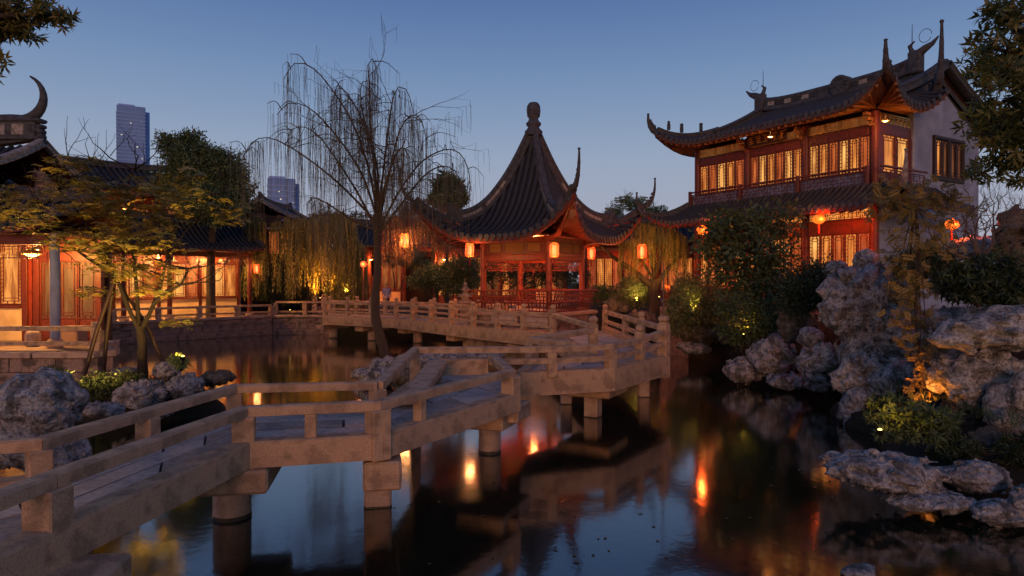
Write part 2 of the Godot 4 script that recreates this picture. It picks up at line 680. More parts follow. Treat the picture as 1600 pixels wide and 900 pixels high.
func grow(m: M, p: Vector3, d: Vector3, l: float, r: float, depth: int, o: Dictionary, tips: Array) -> void:
	var pts := [p]
	var q := p
	var dd := d.normalized()
	for i in 3:
		dd = (dd + Vector3(R.randfn(), R.randfn(), R.randfn()) * o.get("jitter", 0.16) + Vector3.UP * o.get("rise", 0.08)).normalized()
		q += dd * l / 3.0
		pts.append(q)
	m.tube(pts, [r, r * 0.85, r * 0.7, r * 0.55], 5 if r > 0.02 else 3, false)
	if depth == 0:
		tips.append(pts[2])
		tips.append(pts[3])
		return
	for k in o.get("kids", 3):
		var start: Vector3 = pts[1].lerp(pts[3], R.randf_range(0.2, 1.0)) if k > 0 else pts[3]
		var nd: Vector3 = (dd + Vector3(R.randfn(), R.randfn() * o.get("vert", 0.7), R.randfn()) * o.get("spread", 0.75)).normalized()
		grow(m, start, nd, l * R.randf_range(0.62, 0.82), r * 0.55, depth - 1, o, tips)


func shrub(label: String, where: Vector3, blobs: Array, count: int, size: Vector2, tints: Array, kind := "bushy", group := "", called := "garden_shrub", category := "shrub") -> Node3D:
	var t := thing(called, label, category, where, 0.0, group)
	var m := M.new()
	for b in blobs:
		var base := Vector3(b[0].x * 0.3, -0.1, b[0].z * 0.3)
		limb(m, [base, (base + b[0]) * 0.5 + Vector3(R.randf_range(-0.1, 0.1), 0, 0), b[0]], 0.05, 0.015, 5)
		var tips := []
		for k in 4:
			grow(m, b[0].lerp(base, 0.3), Vector3(R.randfn(), 0.6, R.randfn()), b[1].x * 0.8, 0.016, 1, {"kids": 3}, tips)
	part(t, "stem", m, mats.bark)
	scatter(t, "foliage", kind, in_blobs(blobs, count), size, tints)
	return t


# ---------------------------------------------------------------- roofs, ridges, windows, lanterns

func tile_bar(m: M, pts: Array, r: float, sides := 6) -> void:
	var p := []
	var rr := []
	for i in pts.size() - 1:
		p.append(pts[i])
		rr.append(r)
		p.append((pts[i] as Vector3).lerp(pts[i + 1], 0.93))
		rr.append(r * 0.86)
	p.append(pts[-1])
	rr.append(r * 0.86)
	m.tube(p, rr, sides)


func roof_face(parent: Node3D, lim: Callable, pt: Callable, spacing: float, r: float, vmax := 1.0, singly := true, drip := true, steps := 9, under = null) -> void:
	var sheet := M.new()
	var rows := []
	var low := []
	for i in 13:
		var v := vmax * i / 12.0
		var e: Vector2 = lim.call(v)
		var top := PackedVector3Array()
		var bot := PackedVector3Array()
		for j in 25:
			var q: Vector3 = pt.call(lerpf(e.x, e.y, j / 24.0), v)
			top.append(q)
			bot.append(q - Vector3(0, 0.14, 0))
		rows.append(top)
		low.append(bot)
	sheet.grid(rows)
	part(parent, "roof_bed", sheet, mats.tile_sheet)
	var so := M.new()
	so.grid(low, false, true)
	for j in 24:
		so.face([low[0][j], low[0][j + 1], rows[0][j + 1], rows[0][j]])
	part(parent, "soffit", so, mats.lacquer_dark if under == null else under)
	var e0: Vector2 = lim.call(0.0)
	var n := int((e0.y - e0.x) / spacing)
	var all := M.new()
	for k in n:
		var a := e0.x + (k + 0.5) * (e0.y - e0.x) / n
		var vt := vmax
		for i in range(1, 61):
			var e: Vector2 = lim.call(vmax * i / 60.0)
			if a < e.x or a > e.y:
				vt = vmax * (i - 1) / 60.0
				break
		if vt < 0.03:
			continue
		var pts := []
		var cnt := maxi(2, int(steps * vt / vmax) + 1)
		for i in cnt + 1:
			pts.append(pt.call(a, vt * i / cnt) + Vector3(0, r * 0.55, 0))
		var m := M.new() if singly else all
		tile_bar(m, pts, r, 6 if singly else 5)
		if singly:
			part(parent, "tile_row", m, mats.tile)
		if drip:
			var p: Vector3 = pt.call(a, 0.0)
			var d: Vector3 = (p - (pt.call(a, 0.06) as Vector3))
			d.y = 0
			d = d.normalized()
			var s := d.cross(Vector3.UP)
			var dm := M.new() if singly else all
			var ring := []
			for i in 8:
				var g := PI * i / 7.0
				ring.append(p + Vector3(0, r * 0.5, 0) + (s * cos(g) + Vector3.UP * sin(g)) * r * 1.25 + d * 0.03)
			ring.append(p + d * 0.03 - Vector3(0, r * 1.5, 0) - s * r * 0.05)
			var back := []
			for q in ring:
				back.append(q - d * 0.04)
			dm.face(ring, d)
			dm.face(back, -d)
			for i in 9:
				var j := (i + 1) % 9
				dm.face([ring[i], ring[j], back[j], back[i]], (ring[i] + ring[j]) * 0.5 - p)
			if singly:
				part(parent, "drip_tile", dm, mats.ridge_clay)
	if not singly:
		part(parent, "tile_rows", all, mats.tile).set_meta("kind", "stuff")


func ridge_band(parent: Node3D, called: String, pts: Array, w: float, h0: float, h1: float, material: Material, cap := true) -> void:
	# a tall ridge with a coping roll, swept along the points (its foot)
	var prof := [[-0.5, 0.0], [-0.5, 0.22], [-0.32, 0.27], [-0.32, 0.7], [-0.55, 0.78], [-0.4, 0.97], [0.0, 1.06], [0.4, 0.97], [0.55, 0.78], [0.32, 0.7], [0.32, 0.27], [0.5, 0.22], [0.5, 0.0]]
	var rows := []
	for i in pts.size():
		var t: Vector3 = pts[mini(i + 1, pts.size() - 1)] - pts[maxi(i - 1, 0)]
		var s := t.cross(Vector3.UP).normalized()
		var up := s.cross(t).normalized()
		var h := lerpf(h0, h1, float(i) / (pts.size() - 1))
		var ring := PackedVector3Array()
		for e in prof:
			ring.append(pts[i] + s * e[0] * w + up * (e[1] * h - 0.03))
		rows.append(ring)
	var m := M.new()
	m.grid(rows, true)
	if cap:
		m.face(Array(rows[0]), pts[0] - pts[1])
		m.face(Array(rows[-1]), pts[-1] - pts[-2])
	part(parent, called, m, material)


func flying_tip(parent: Node3D, base: Vector3, dir: Vector3, reach: float, rise: float, r: float, material: Material) -> void:
	var p := []
	var rr := []
	dir.y = 0
	dir = dir.normalized()
	for i in 15:
		var t := i / 14.0
		p.append(base + dir * reach * sin(t * PI * 0.5) * (1.0 - 0.12 * t) + Vector3.UP * rise * pow(t, 1.7))
		rr.append(r * lerpf(1.0, 0.32, t) * (1.12 if i % 4 == 3 else 1.0))
	p.append(p[-1] + (p[-1] - p[-2]) * 0.4)
	rr.append(r * 0.52)
	p.append(p[-1] + (p[-1] - p[-2]) * 0.6)
	rr.append(r * 0.3)
	var m := M.new()
	m.tube(p, rr, 7)
	part(parent, "flying_eave_tip", m, material)
	var b := M.new()
	for i in 4:
		b.box(p[2 + i * 2] + Vector3.UP * r * 1.1 - dir * 0.05, Vector3(r * 0.7, r * 1.3, r * 0.7), r * 0.2, Basis(Vector3.UP, 0.7) * Basis(Vector3.RIGHT, 0.6))
	part(parent, "eave_ornament", b, material)


func leaf_frame(w: float, h: float, solid: float) -> Array:    # [frame mesh, lattice mesh, pane mesh] of a door or window leaf, foot at the origin
	var key := "leaf %.2f %.2f %.2f" % [w, h, solid]
	if cache.has(key):
		return cache[key]
	var f := M.new()
	var s := 0.04
	f.box(Vector3(s / 2, h / 2, 0), Vector3(s, h, 0.07), 0.008)
	f.box(Vector3(w - s / 2, h / 2, 0), Vector3(s, h, 0.07), 0.008)
	f.box(Vector3(w / 2, h - s / 2, 0), Vector3(w - 2 * s, s, 0.062), 0.008)
	f.box(Vector3(w / 2, s / 2, 0), Vector3(w - 2 * s, s, 0.062), 0.008)
	var y0 := s
	if solid > 0.0:
		y0 = solid
		f.box(Vector3(w / 2, solid - s / 2, 0), Vector3(w - 2 * s, s, 0.062), 0.006)
		f.box(Vector3(w / 2, solid / 2, -0.01), Vector3(w - 2 * s, solid - s, 0.03), 0.0)
		f.box(Vector3(w / 2, solid / 2, 0.01), Vector3(w - 4 * s, solid - 3.2 * s, 0.03), 0.01)
	var l := M.new()
	var b := 0.024
	var x1 := s
	var x2 := w - s
	var y1 := h - s
	var g := minf(0.085, (x2 - x1) * 0.24)
	for x in [x1 + g, x2 - g]:
		l.box(Vector3(x, (y0 + y1) / 2, 0), Vector3(b, y1 - y0 - 1.2 * g, b))
	for y in [y0 + g, y1 - g]:
		l.box(Vector3(w / 2, y, 0.002), Vector3(x2 - x1 - 1.4 * g, b, b))
	var ny := maxi(3, int((y1 - y0) / 0.13))
	for i in range(1, ny):
		var y := lerpf(y0, y1, float(i) / ny)
		for x in [x1 + g / 2, x2 - g / 2]:
			l.box(Vector3(x, y, 0.001), Vector3(g, b, b))
	for i in range(1, 3):
		var x := lerpf(x1, x2, i / 3.0)
		for y in [y0 + g / 2, y1 - g / 2]:
			l.box(Vector3(x, y, 0.003), Vector3(b, g, b))
	l.box(Vector3(w / 2, y1 - 2.1 * g, 0.001), Vector3(x2 - x1 - 2 * g, b, b))
	l.box(Vector3(w / 2, y0 + 2.1 * g, 0.001), Vector3(x2 - x1 - 2 * g, b, b))
	var p := M.new()
	p.box(Vector3(w / 2, (y0 + y1) / 2, -0.028), Vector3(x2 - x1 + 0.01, y1 - y0 + 0.01, 0.012))
	cache[key] = [f.mesh(), l.mesh(), p.mesh()]
	return cache[key]


func put_leaf(parent: Node3D, tr: Transform3D, w: float, h: float, solid: float, pane: String, wood := "lacquer") -> void:
	var k := leaf_frame(w, h, solid)
	var f := part(parent, "window", k[0], mats[wood])
	f.transform = tr
	part(f, "pane", k[2], mats[pane])
	part(f, "lattice", k[1], mats[wood])


func fret(w: float, h: float, cell := 0.16, b := 0.02) -> M:     # open fretwork of broken bars
	var m := M.new()
	var g := RandomNumberGenerator.new()
	g.seed = int(w * 100 + h * 10)
	for x in [0.0, w]:
		m.box(Vector3(x, h / 2, 0), Vector3(b * 1.6, h + b * 1.6, b * 1.6))
	for y in [0.0, h]:
		m.box(Vector3(w / 2, y, 0), Vector3(w, b * 1.5, b * 1.5))
	var nx := maxi(2, int(round(w / cell)))
	var ny := maxi(2, int(round(h / cell)))
	for i in nx:
		for j in ny:
			var x := w * (i + 0.5) / nx
			var y := h * (j + 0.5) / ny
			if (i + j) % 2 == 0:
				m.box(Vector3(x + w / nx * 0.25, y, 0), Vector3(w / nx * 1.5, b, b))
			else:
				m.box(Vector3(x, y - h / ny * 0.2, 0.001), Vector3(b, h / ny * 1.4, b))
				if g.randf() < 0.6:
					m.box(Vector3(x + w / nx * 0.5, y, 0.002), Vector3(b, h / ny, b))
	return m


func tube_lantern(label: String, where: Vector3, s := 1.0, hang := 0.5, energy := 3.0, group := "") -> void:   # where = centre of the gauze body
	var t := thing("hanging_lantern", label, "lantern", where, 0.0, group)
	var r := 0.17 * s
	var h := 0.56 * s
	var ga := M.new()
	ga.lathe([[r * 0.8, -h / 2], [r, -h * 0.38], [r, h * 0.38], [r * 0.8, h / 2]], 14)
	part(t, "gauze_shade", ga, mats.gauze)
	var core := M.new()
	core.lathe([[0.001, -h * 0.36], [r * 0.36, -h * 0.3], [r * 0.42, 0], [r * 0.36, h * 0.3], [0.001, h * 0.36]], 10)
	part(t, "bulb", core, mats.lantern_core)
	var fr := M.new()
	for i in 8:
		var g := TAU * i / 8
		fr.tube([Vector3(cos(g) * r * 0.82, -h / 2, sin(g) * r * 0.82), Vector3(cos(g) * r * 1.02, -h * 0.38, sin(g) * r * 1.02), Vector3(cos(g) * r * 1.02, h * 0.38, sin(g) * r * 1.02), Vector3(cos(g) * r * 0.82, h / 2, sin(g) * r * 0.82)], [0.006 * s], 4, false)
	part(t, "rib_cage", fr, mats.lacquer)
	for sg in [-1.0, 1.0]:
		var cp := M.new()
		cp.lathe([[0.001, sg * h * 0.5 - 0.02 * s], [r * 0.86, sg * h * 0.5 - 0.02 * s], [r * 0.86, sg * h * 0.5 + 0.02 * s], [r * 0.4, sg * h * 0.5 + 0.045 * s], [0.001, sg * h * 0.5 + 0.05 * s]], 12)
		part(t, "end_ring", cp, mats.gold)
	var ts := M.new()
	ts.lathe([[0.001, -h * 0.5 - 0.34 * s], [0.03 * s, -h * 0.5 - 0.33 * s], [0.022 * s, -h * 0.5 - 0.16 * s], [0.034 * s, -h * 0.5 - 0.12 * s], [0.012 * s, -h * 0.5 - 0.05 * s]], 8)
	part(t, "tassel", ts, mats.tassel)
	var co := M.new()
	co.tube([Vector3(0, h * 0.5, 0), Vector3(0, h * 0.5 + hang, 0)], [0.008 * s], 4)
	part(t, "cord", co, mats.cord)
	omni(t, Vector3(0, 0, 0), c8(255, 172, 100), energy, 0.12 * s)


func round_lantern(label: String, where: Vector3, s := 1.0, hang := 0.4, energy := 3.0, group := "") -> void:
	var t := thing("round_lantern", label, "lantern", where, 0.0, group)
	var m := M.new()
	var prof := []
	for i in 13:
		var g := -PI / 2 + PI * i / 12.0
		prof.append([0.27 * s * maxf(0.3, cos(g)), 0.2 * s * sin(g)])
	m.lathe(prof, 20)
	part(t, "paper_globe", m, mats.round_paper)
	var rb := M.new()
	for i in 10:
		var g := TAU * i / 10
		var pts := []
		for e in prof:
			pts.append(Vector3(cos(g) * e[0] * 1.01, e[1], sin(g) * e[0] * 1.01))
		rb.tube(pts, [0.007 * s], 4, false)
	part(t, "rib_cage", rb, mats.lacquer)
	var k := M.new()
	k.lathe([[0.001, -0.07 * s], [0.08 * s, -0.05 * s], [0.09 * s, 0.0], [0.08 * s, 0.05 * s], [0.001, 0.07 * s]], 10)
	var kk := part(t, "bulb", k, mats.lantern_core)
	kk.position = Vector3(0, 0, 0)
	for sg in [-1.0, 1.0]:
		var cp := M.new()
		cp.lathe([[0.001, sg * 0.2 * s - 0.02 * s], [0.1 * s, sg * 0.2 * s - 0.02 * s], [0.1 * s, sg * 0.2 * s + 0.03 * s], [0.001, sg * 0.2 * s + 0.035 * s]], 12)
		part(t, "end_ring", cp, mats.gold)
	var ts := M.new()
	ts.lathe([[0.001, -0.62 * s], [0.05 * s, -0.61 * s], [0.04 * s, -0.38 * s], [0.05 * s, -0.34 * s], [0.015 * s, -0.2 * s]], 8)
	part(t, "tassel", ts, mats.tassel)
	var co := M.new()
	co.tube([Vector3(0, 0.2 * s, 0), Vector3(0, 0.2 * s + hang, 0)], [0.008 * s], 4)
	part(t, "cord", co, mats.cord)
	omni(t, Vector3(0, 0, 0.36 * s), c8(255, 96, 36), energy, 0.2 * s)


func garden_light(label: String, where: Vector3, toward: Vector3, energy: float, col := Color(1.0, 0.72, 0.3), s := 1.0) -> void:
	var t := thing("garden_light", label, "garden light", where, 0.0, "spotlights set among the plants and rocks")
	var m := M.new()
	m.lathe([[0.035 * s, 0.0], [0.045 * s, 0.02], [0.02 * s, 0.03], [0.02 * s, 0.1 * s], [0.055 * s, 0.11 * s], [0.06 * s, 0.17 * s]], 10)
	part(t, "housing", m, mats.iron)
	var b := M.new()
	b.lathe([[0.001, 0.165 * s], [0.036 * s, 0.17 * s], [0.028 * s, 0.19 * s], [0.001, 0.2 * s]], 10)
	part(t, "lens", b, mats.bulb_yellow)
	var l := SpotLight3D.new()
	l.name = "light"
	l.light_color = col
	l.light_energy = energy
	l.light_size = 0.05
	l.spot_angle = 68.0
	l.spot_angle_attenuation = 1.0
	l.spot_range = 40.0
	l.spot_attenuation = 2.0
	l.shadow_enabled = true
	t.add_child(l, true)
	l.position = Vector3(0, 0.22 * s, 0)
	l.basis = Basis.looking_at(toward.normalized(), Vector3(0.02, 0.1, 1.0))


func ceiling_lamp(label: String, where: Vector3, energy: float, col := Color(1.0, 0.62, 0.26), s := 1.0, material := "bulb") -> void:
	var t := thing("ceiling_lamp", label, "lamp", where, 0.0, "lamps under the eaves")
	var m := M.new()
	m.lathe([[0.22 * s, 0.0], [0.2 * s, 0.06 * s], [0.06 * s, 0.12 * s], [0.02, 0.14 * s], [0.02, 0.4 * s]], 14)
	part(t, "shade", m, mats.gold)
	var b := M.new()
	b.lathe([[0.001, -0.07 * s], [0.1 * s, -0.05 * s], [0.16 * s, -0.005], [0.001, -0.002]], 12)
	part(t, "bulb", b, mats[material])
	omni(t, Vector3(0, -0.2 * s, 0), col, energy, 0.14 * s)


# ---------------------------------------------------------------- a timber gallery or hall with a tiled roof

func gallery(called: String, label: String, where: Vector3, turn: float, o: Dictionary) -> Node3D:
	# local axes: x along the front from its left end, z out of the front; the front columns stand on z = 0
	var t := thing(called, label, o.get("category", "building"), where, turn)
	var L: float = o.length
	var D: float = o.get("depth", 4.0)
	var H: float = o.get("height", 3.6)
	var rise: float = o.get("rise", 1.8)
	var over: float = o.get("over", 0.9)
	var set_: float = o.get("setback", 1.4)
	var wood: String = o.get("wood", "lacquer_dark")
	var bays: Array = o.bays
	var n := bays.size()
	var bw := L / n
	var fl := M.new()
	fl.box(Vector3(L / 2, -0.25, -D / 2 + 0.3), Vector3(L + 0.6, 0.5, D + 1.0), 0.03)
	part(t, "plinth", fl, mats.granite_warm)
	for i in n + 1:
		var c := M.new()
		c.lathe([[0.13, 0.28], [0.13, H - 0.1], [0.12, H]], 14, Vector3(i * bw, 0, 0))
		part(t, "column", c, mats[o.get("column", wood)])
		var cb := M.new()
		cb.lathe([[0.2, 0.0], [0.25, 0.08], [0.24, 0.18], [0.16, 0.26], [0.15, 0.28]], 14, Vector3(i * bw, 0, 0))
		part(t, "column_base", cb, mats.granite_warm)
	var be := M.new()
	be.box(Vector3(L / 2, H - 0.16, 0), Vector3(L + 0.3, 0.3, 0.16), 0.015)
	part(t, "lintel", be, mats[wood])
	for i in n:
		if o.get("hung", true):
			var q := part(t, "hanging_lattice", fret(bw - 0.3, 0.34, 0.15), mats[wood])
			q.position = Vector3(i * bw + 0.15, H - 0.7, 0)
		var x0: float = i * bw
		var kind: String = bays[i]
		if kind == "open":
			continue
		for s in [0.0, bw]:
			var po := M.new()
			po.box(Vector3(x0 + s, H / 2 + 0.001 * i, -set_), Vector3(0.18, H, 0.18), 0.012)
			part(t, "post", po, mats[wood])
		var y0 := 0.02
		var pn: Array = o.get("panes", ["pane_amber", "pane_peach", "pane_pale", "pane_red"])
		match kind:
			"leaves":
				var k := int(round(bw / 0.62))
				var lw := (bw - 0.2) / k
				for j in k:
					put_leaf(t, Transform3D(Basis(), Vector3(x0 + 0.1 + j * lw, 0.02, -set_)), lw - 0.012, H - 0.75, 0.75, pn[R.randi() % pn.size()], wood)
			"window":
				var wp := M.new()
				wp.box(Vector3(x0 + bw / 2, 0.55, -set_), Vector3(bw - 0.2, 1.06, 0.14), 0.0)
				part(t, "wall_panel", wp, mats.plaster_warm)
				var si := M.new()
				si.box(Vector3(x0 + bw / 2, 1.13, -set_ + 0.02), Vector3(bw - 0.19, 0.1, 0.24), 0.015)
				part(t, "sill", si, mats[wood])
				var k := int(round(bw / 0.75))
				var lw := (bw - 0.2) / k
				for j in k:
					put_leaf(t, Transform3D(Basis(), Vector3(x0 + 0.1 + j * lw, 1.19, -set_)), lw - 0.012, H - 1.9, 0.0, pn[R.randi() % pn.size()], wood)
			"wall":
				var wp := M.new()
				wp.box(Vector3(x0 + bw / 2, (H - 0.5) / 2, -set_), Vector3(bw - 0.2, H - 0.5, 0.14), 0.0)
				part(t, "wall_panel", wp, mats[o.get("plaster", "plaster_warm")])
		var fz := M.new()
		fz.box(Vector3(x0 + bw / 2, H - 0.36, -set_), Vector3(bw - 0.2, 0.72, 0.1), 0.0)
		part(t, "transom", fz, mats[wood])
	var bk := M.new()
	bk.box(Vector3(L / 2, H / 2 + 0.4, -D), Vector3(L + 0.2, H + 0.8, 0.2), 0.0)
	part(t, "back_wall", bk, mats[o.get("back", "wood_dark")])
	for s in [0.0, 1.0]:
		if o.get("gable_walls", true):
			var g := M.new()
			var x: float = lerpf(-0.1, L + 0.1, s)
			for sx in [-0.09, 0.09]:
				g.face([Vector3(x + sx, 0, -D), Vector3(x + sx, 0, -set_), Vector3(x + sx, H + 0.1, -set_), Vector3(x + sx, H + rise * 0.72, -D / 2), Vector3(x + sx, H + 0.1, -D)], Vector3(sx, 0, 0))
			g.face([Vector3(x - 0.09, 0, -set_), Vector3(x + 0.09, 0, -set_), Vector3(x + 0.09, H + 0.1, -set_), Vector3(x - 0.09, H + 0.1, -set_)], Vector3(0, 0, 1))
			part(t, "gable_wall", g, mats[o.get("gable", "plaster_white")])
	var ce := M.new()
	ce.box(Vector3(L / 2, H + 0.06, -D / 2), Vector3(L, 0.08, D - 0.3), 0.0)
	part(t, "ceiling", ce, mats.wood_dark)
	# roof: two slopes, a ridge, and verges
	var ex: float = o.get("verge", 0.45)
	var lift: float = o.get("lift", 0.35)
	var lim := func(_v): return Vector2(-ex, L + ex)
	for sg in [1.0, -1.0]:
		var pt := func(a: float, v: float) -> Vector3:
			var e := maxf(0.0, 1.0 - minf(a + ex, L + ex - a) / 1.6)
			var zz := lerpf(over, -D / 2, v)
			return Vector3(a, H + 0.12 + rise * (0.62 * v + 0.38 * v * v) + lift * e * e * (1.0 - v * 0.75), zz if sg > 0 else -D - zz)
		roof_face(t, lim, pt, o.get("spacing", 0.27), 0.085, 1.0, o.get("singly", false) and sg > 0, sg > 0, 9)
	var rp := []
	for i in 13:
		var a := lerpf(-ex, L + ex, i / 12.0)
		var e := absf(i / 6.0 - 1.0)
		rp.append(Vector3(a, H + 0.12 + rise + 0.35 * pow(e, 4.0), -D / 2))
	ridge_band(t, "ridge", rp, 0.26, 0.42, 0.42, mats.ridge_clay)
	for s in [-ex + 0.05, L + ex - 0.05]:
		for sg in [1.0, -1.0]:
			var vp := []
			for i in 9:
				var v := 1.0 - i / 8.0
				var zz := lerpf(over, -D / 2, v)
				vp.append(Vector3(s, H + 0.12 + rise * (0.62 * v + 0.38 * v * v) + lift * (1.0 - v * 0.75), zz if sg > 0 else -D - zz))
			ridge_band(t, "verge", vp, 0.24, 0.26, 0.26, mats[o.get("verge_material", "ridge_clay")])
	return t


# ---------------------------------------------------------------- the zigzag bridge

func W(x: float, y: float, depth: float) -> Vector3:
	return Vector3(x, y, -depth)


func slab(root: Node3D, called: String, q: Array, y0: float, y1: float, material: Material, shrink := 0.006) -> void:
	var mid := Vector2()
	for p in q:
		mid += p / q.size()
	var poly := []
	for p in q:
		var d: Vector2 = p - mid
		poly.append(mid + d * (1.0 - shrink / maxf(d.length(), 0.01)))
	var m := M.new()
	m.prism(poly, y0, y1)
	part(root, called, m, material, true)


func deck(root: Node3D, a0: Vector2, a1: Vector2, b0: Vector2, b1: Vector2, y: float, along: int, across: int) -> void:
	# slabs between the edge a0-a1 and the edge b0-b1 (x, depth)
	for i in along:
		for j in across:
			var off := 0.0 if j % 2 == 0 else 0.5
			if along == 1:
				off = 0.0
			var s0 := clampf((i + off) / along, 0, 1)
			var s1 := clampf((i + 1 + off) / along, 0, 1)
			if i == 0:
				s0 = 0.0
			if s1 - s0 < 0.02:
				continue
			var t0 := float(j) / across
			var t1 := float(j + 1) / across
			var q := [a0.lerp(a1, s0).lerp(b0.lerp(b1, s0), t0), a0.lerp(a1, s1).lerp(b0.lerp(b1, s1), t0), a0.lerp(a1, s1).lerp(b0.lerp(b1, s1), t1), a0.lerp(a1, s0).lerp(b0.lerp(b1, s0), t1)]
			var w := []
			for p in q:
				w.append(Vector2(p.x, -p.y))
			slab(root, "deck_slab", w, y - 0.16, y + R.randf_range(-0.008, 0.008), mats.granite_deck if R.randf() < 0.6 else mats.granite_deck_dark, 0.022)


func bridge_post(root: Node3D, p: Vector2, dir: Vector2, y0: float, y1: float, w := 0.24, carved := false) -> void:
	var m := M.new()
	var z := Vector3(dir.x, 0, -dir.y).normalized()
	var bs := Basis(Vector3.UP.cross(z), Vector3.UP, z)
	m.box(W(p.x, (y0 + y1) / 2, p.y), Vector3(w, y1 - y0, w), 0.015, bs)
	if carved:
		m.box(W(p.x, y1 + 0.02, p.y), Vector3(w * 0.74, 0.06, w * 0.74), 0.01, bs)
		m.box(W(p.x, y1 + 0.13, p.y), Vector3(w * 0.92, 0.16, w * 0.92), 0.05, bs)
	part(root, "post", m, mats.granite, true)


func stretch(root: Node3D, called: String, pts: Array, y: float, w: float, h: float, ch := 0.02, material := "granite") -> void:
	# mitred stone beams, their tops at height y, one between each two points (x, depth, and a height to add)
	var split := []
	for i in pts.size() - 1:
		var k := maxi(1, int(Vector2(pts[i].x, pts[i].y).distance_to(Vector2(pts[i + 1].x, pts[i + 1].y)) / 1.7))
		for j in k:
			split.append((pts[i] as Vector3).lerp(pts[i + 1], float(j) / k))
	split.append(pts[-1])
	pts = split
	for i in pts.size() - 1:
		var a := W(pts[i].x, y - h / 2 + pts[i].z, pts[i].y)
		var b := W(pts[i + 1].x, y - h / 2 + pts[i + 1].z, pts[i + 1].y)
		var d := (b - a).normalized()
		var s := d.cross(Vector3.UP).normalized()
		# mitre the ends against the neighbours
		var sa := s
		var sb := s
		if i > 0:
			var p := W(pts[i - 1].x, 0, pts[i - 1].y) - Vector3(a.x, 0, a.z)
			sa = ((-p).normalized().cross(Vector3.UP) + s).normalized()
			sa /= maxf(0.55, sa.dot(s))
		if i + 2 < pts.size():
			var p := W(pts[i + 2].x, 0, pts[i + 2].y) - Vector3(b.x, 0, b.z)
			sb = (p.normalized().cross(Vector3.UP) + s).normalized()
			sb /= maxf(0.55, sb.dot(s))
		var m := M.new()
		var rows := []
		var hw := w / 2
		var hh := h / 2
		var prof := [Vector2(-hw, -hh), Vector2(-hw, hh - ch), Vector2(-hw + ch, hh), Vector2(hw - ch, hh), Vector2(hw, hh - ch), Vector2(hw, -hh)]
		var ra := []
		var rb := []
		for e in prof:
			ra.append(a + d * 0.003 + sa * e.x + Vector3.UP * e.y)
			rb.append(b - d * 0.003 + sb * e.x + Vector3.UP * e.y)
		for k in 6:
			var k2 := (k + 1) % 6
			m.face([ra[k], ra[k2], rb[k2], rb[k]], s * (prof[k].x + prof[k2].x) + Vector3.UP * (prof[k].y + prof[k2].y + (0.001 if k == 2 else 0.0)))
		m.face(ra, -d)
		m.face(rb, d)
		part(root, called, m, mats[material], true)


func pier(root: Node3D, x: float, depth: float, r: float, top: float, cap: Vector3, turn: float, round_ := true, off := Vector2()) -> void:
	var m := M.new()
	if round_:
		m.lathe([[r, -1.2], [r, 0.05], [r * 0.985, 0.12], [r * 0.985, top]], 20, W(x, 0, depth))
	else:
		m.box(W(x, top / 2 - 0.6, depth), Vector3(r * 1.8, top + 1.2, r * 1.8), 0.03, Basis(Vector3.UP, turn))
	part(root, "pier", m, mats.granite_warm, true)
	var wl := M.new()
	if round_:
		wl.lathe([[r + 0.004, -0.4], [r + 0.004, 0.035], [r * 0.99, 0.06]], 20, W(x, 0, depth))
	else:
		wl.box(W(x, -0.15, depth), Vector3(r * 1.8 + 0.008, 0.4, r * 1.8 + 0.008), 0.03, Basis(Vector3.UP, turn))
	part(root, "tide_mark", wl, mats.granite_wet, true)
	if cap != Vector3.ZERO:
		var c := M.new()
		c.box(W(x + off.x, top + cap.y / 2, depth + off.y), cap, 0.03, Basis(Vector3.UP, turn))
		part(root, "pier_cap", c, mats.granite, true)


func V3(x: float, depth: float, up := 0.0) -> Vector3:
	return Vector3(x, depth, up)


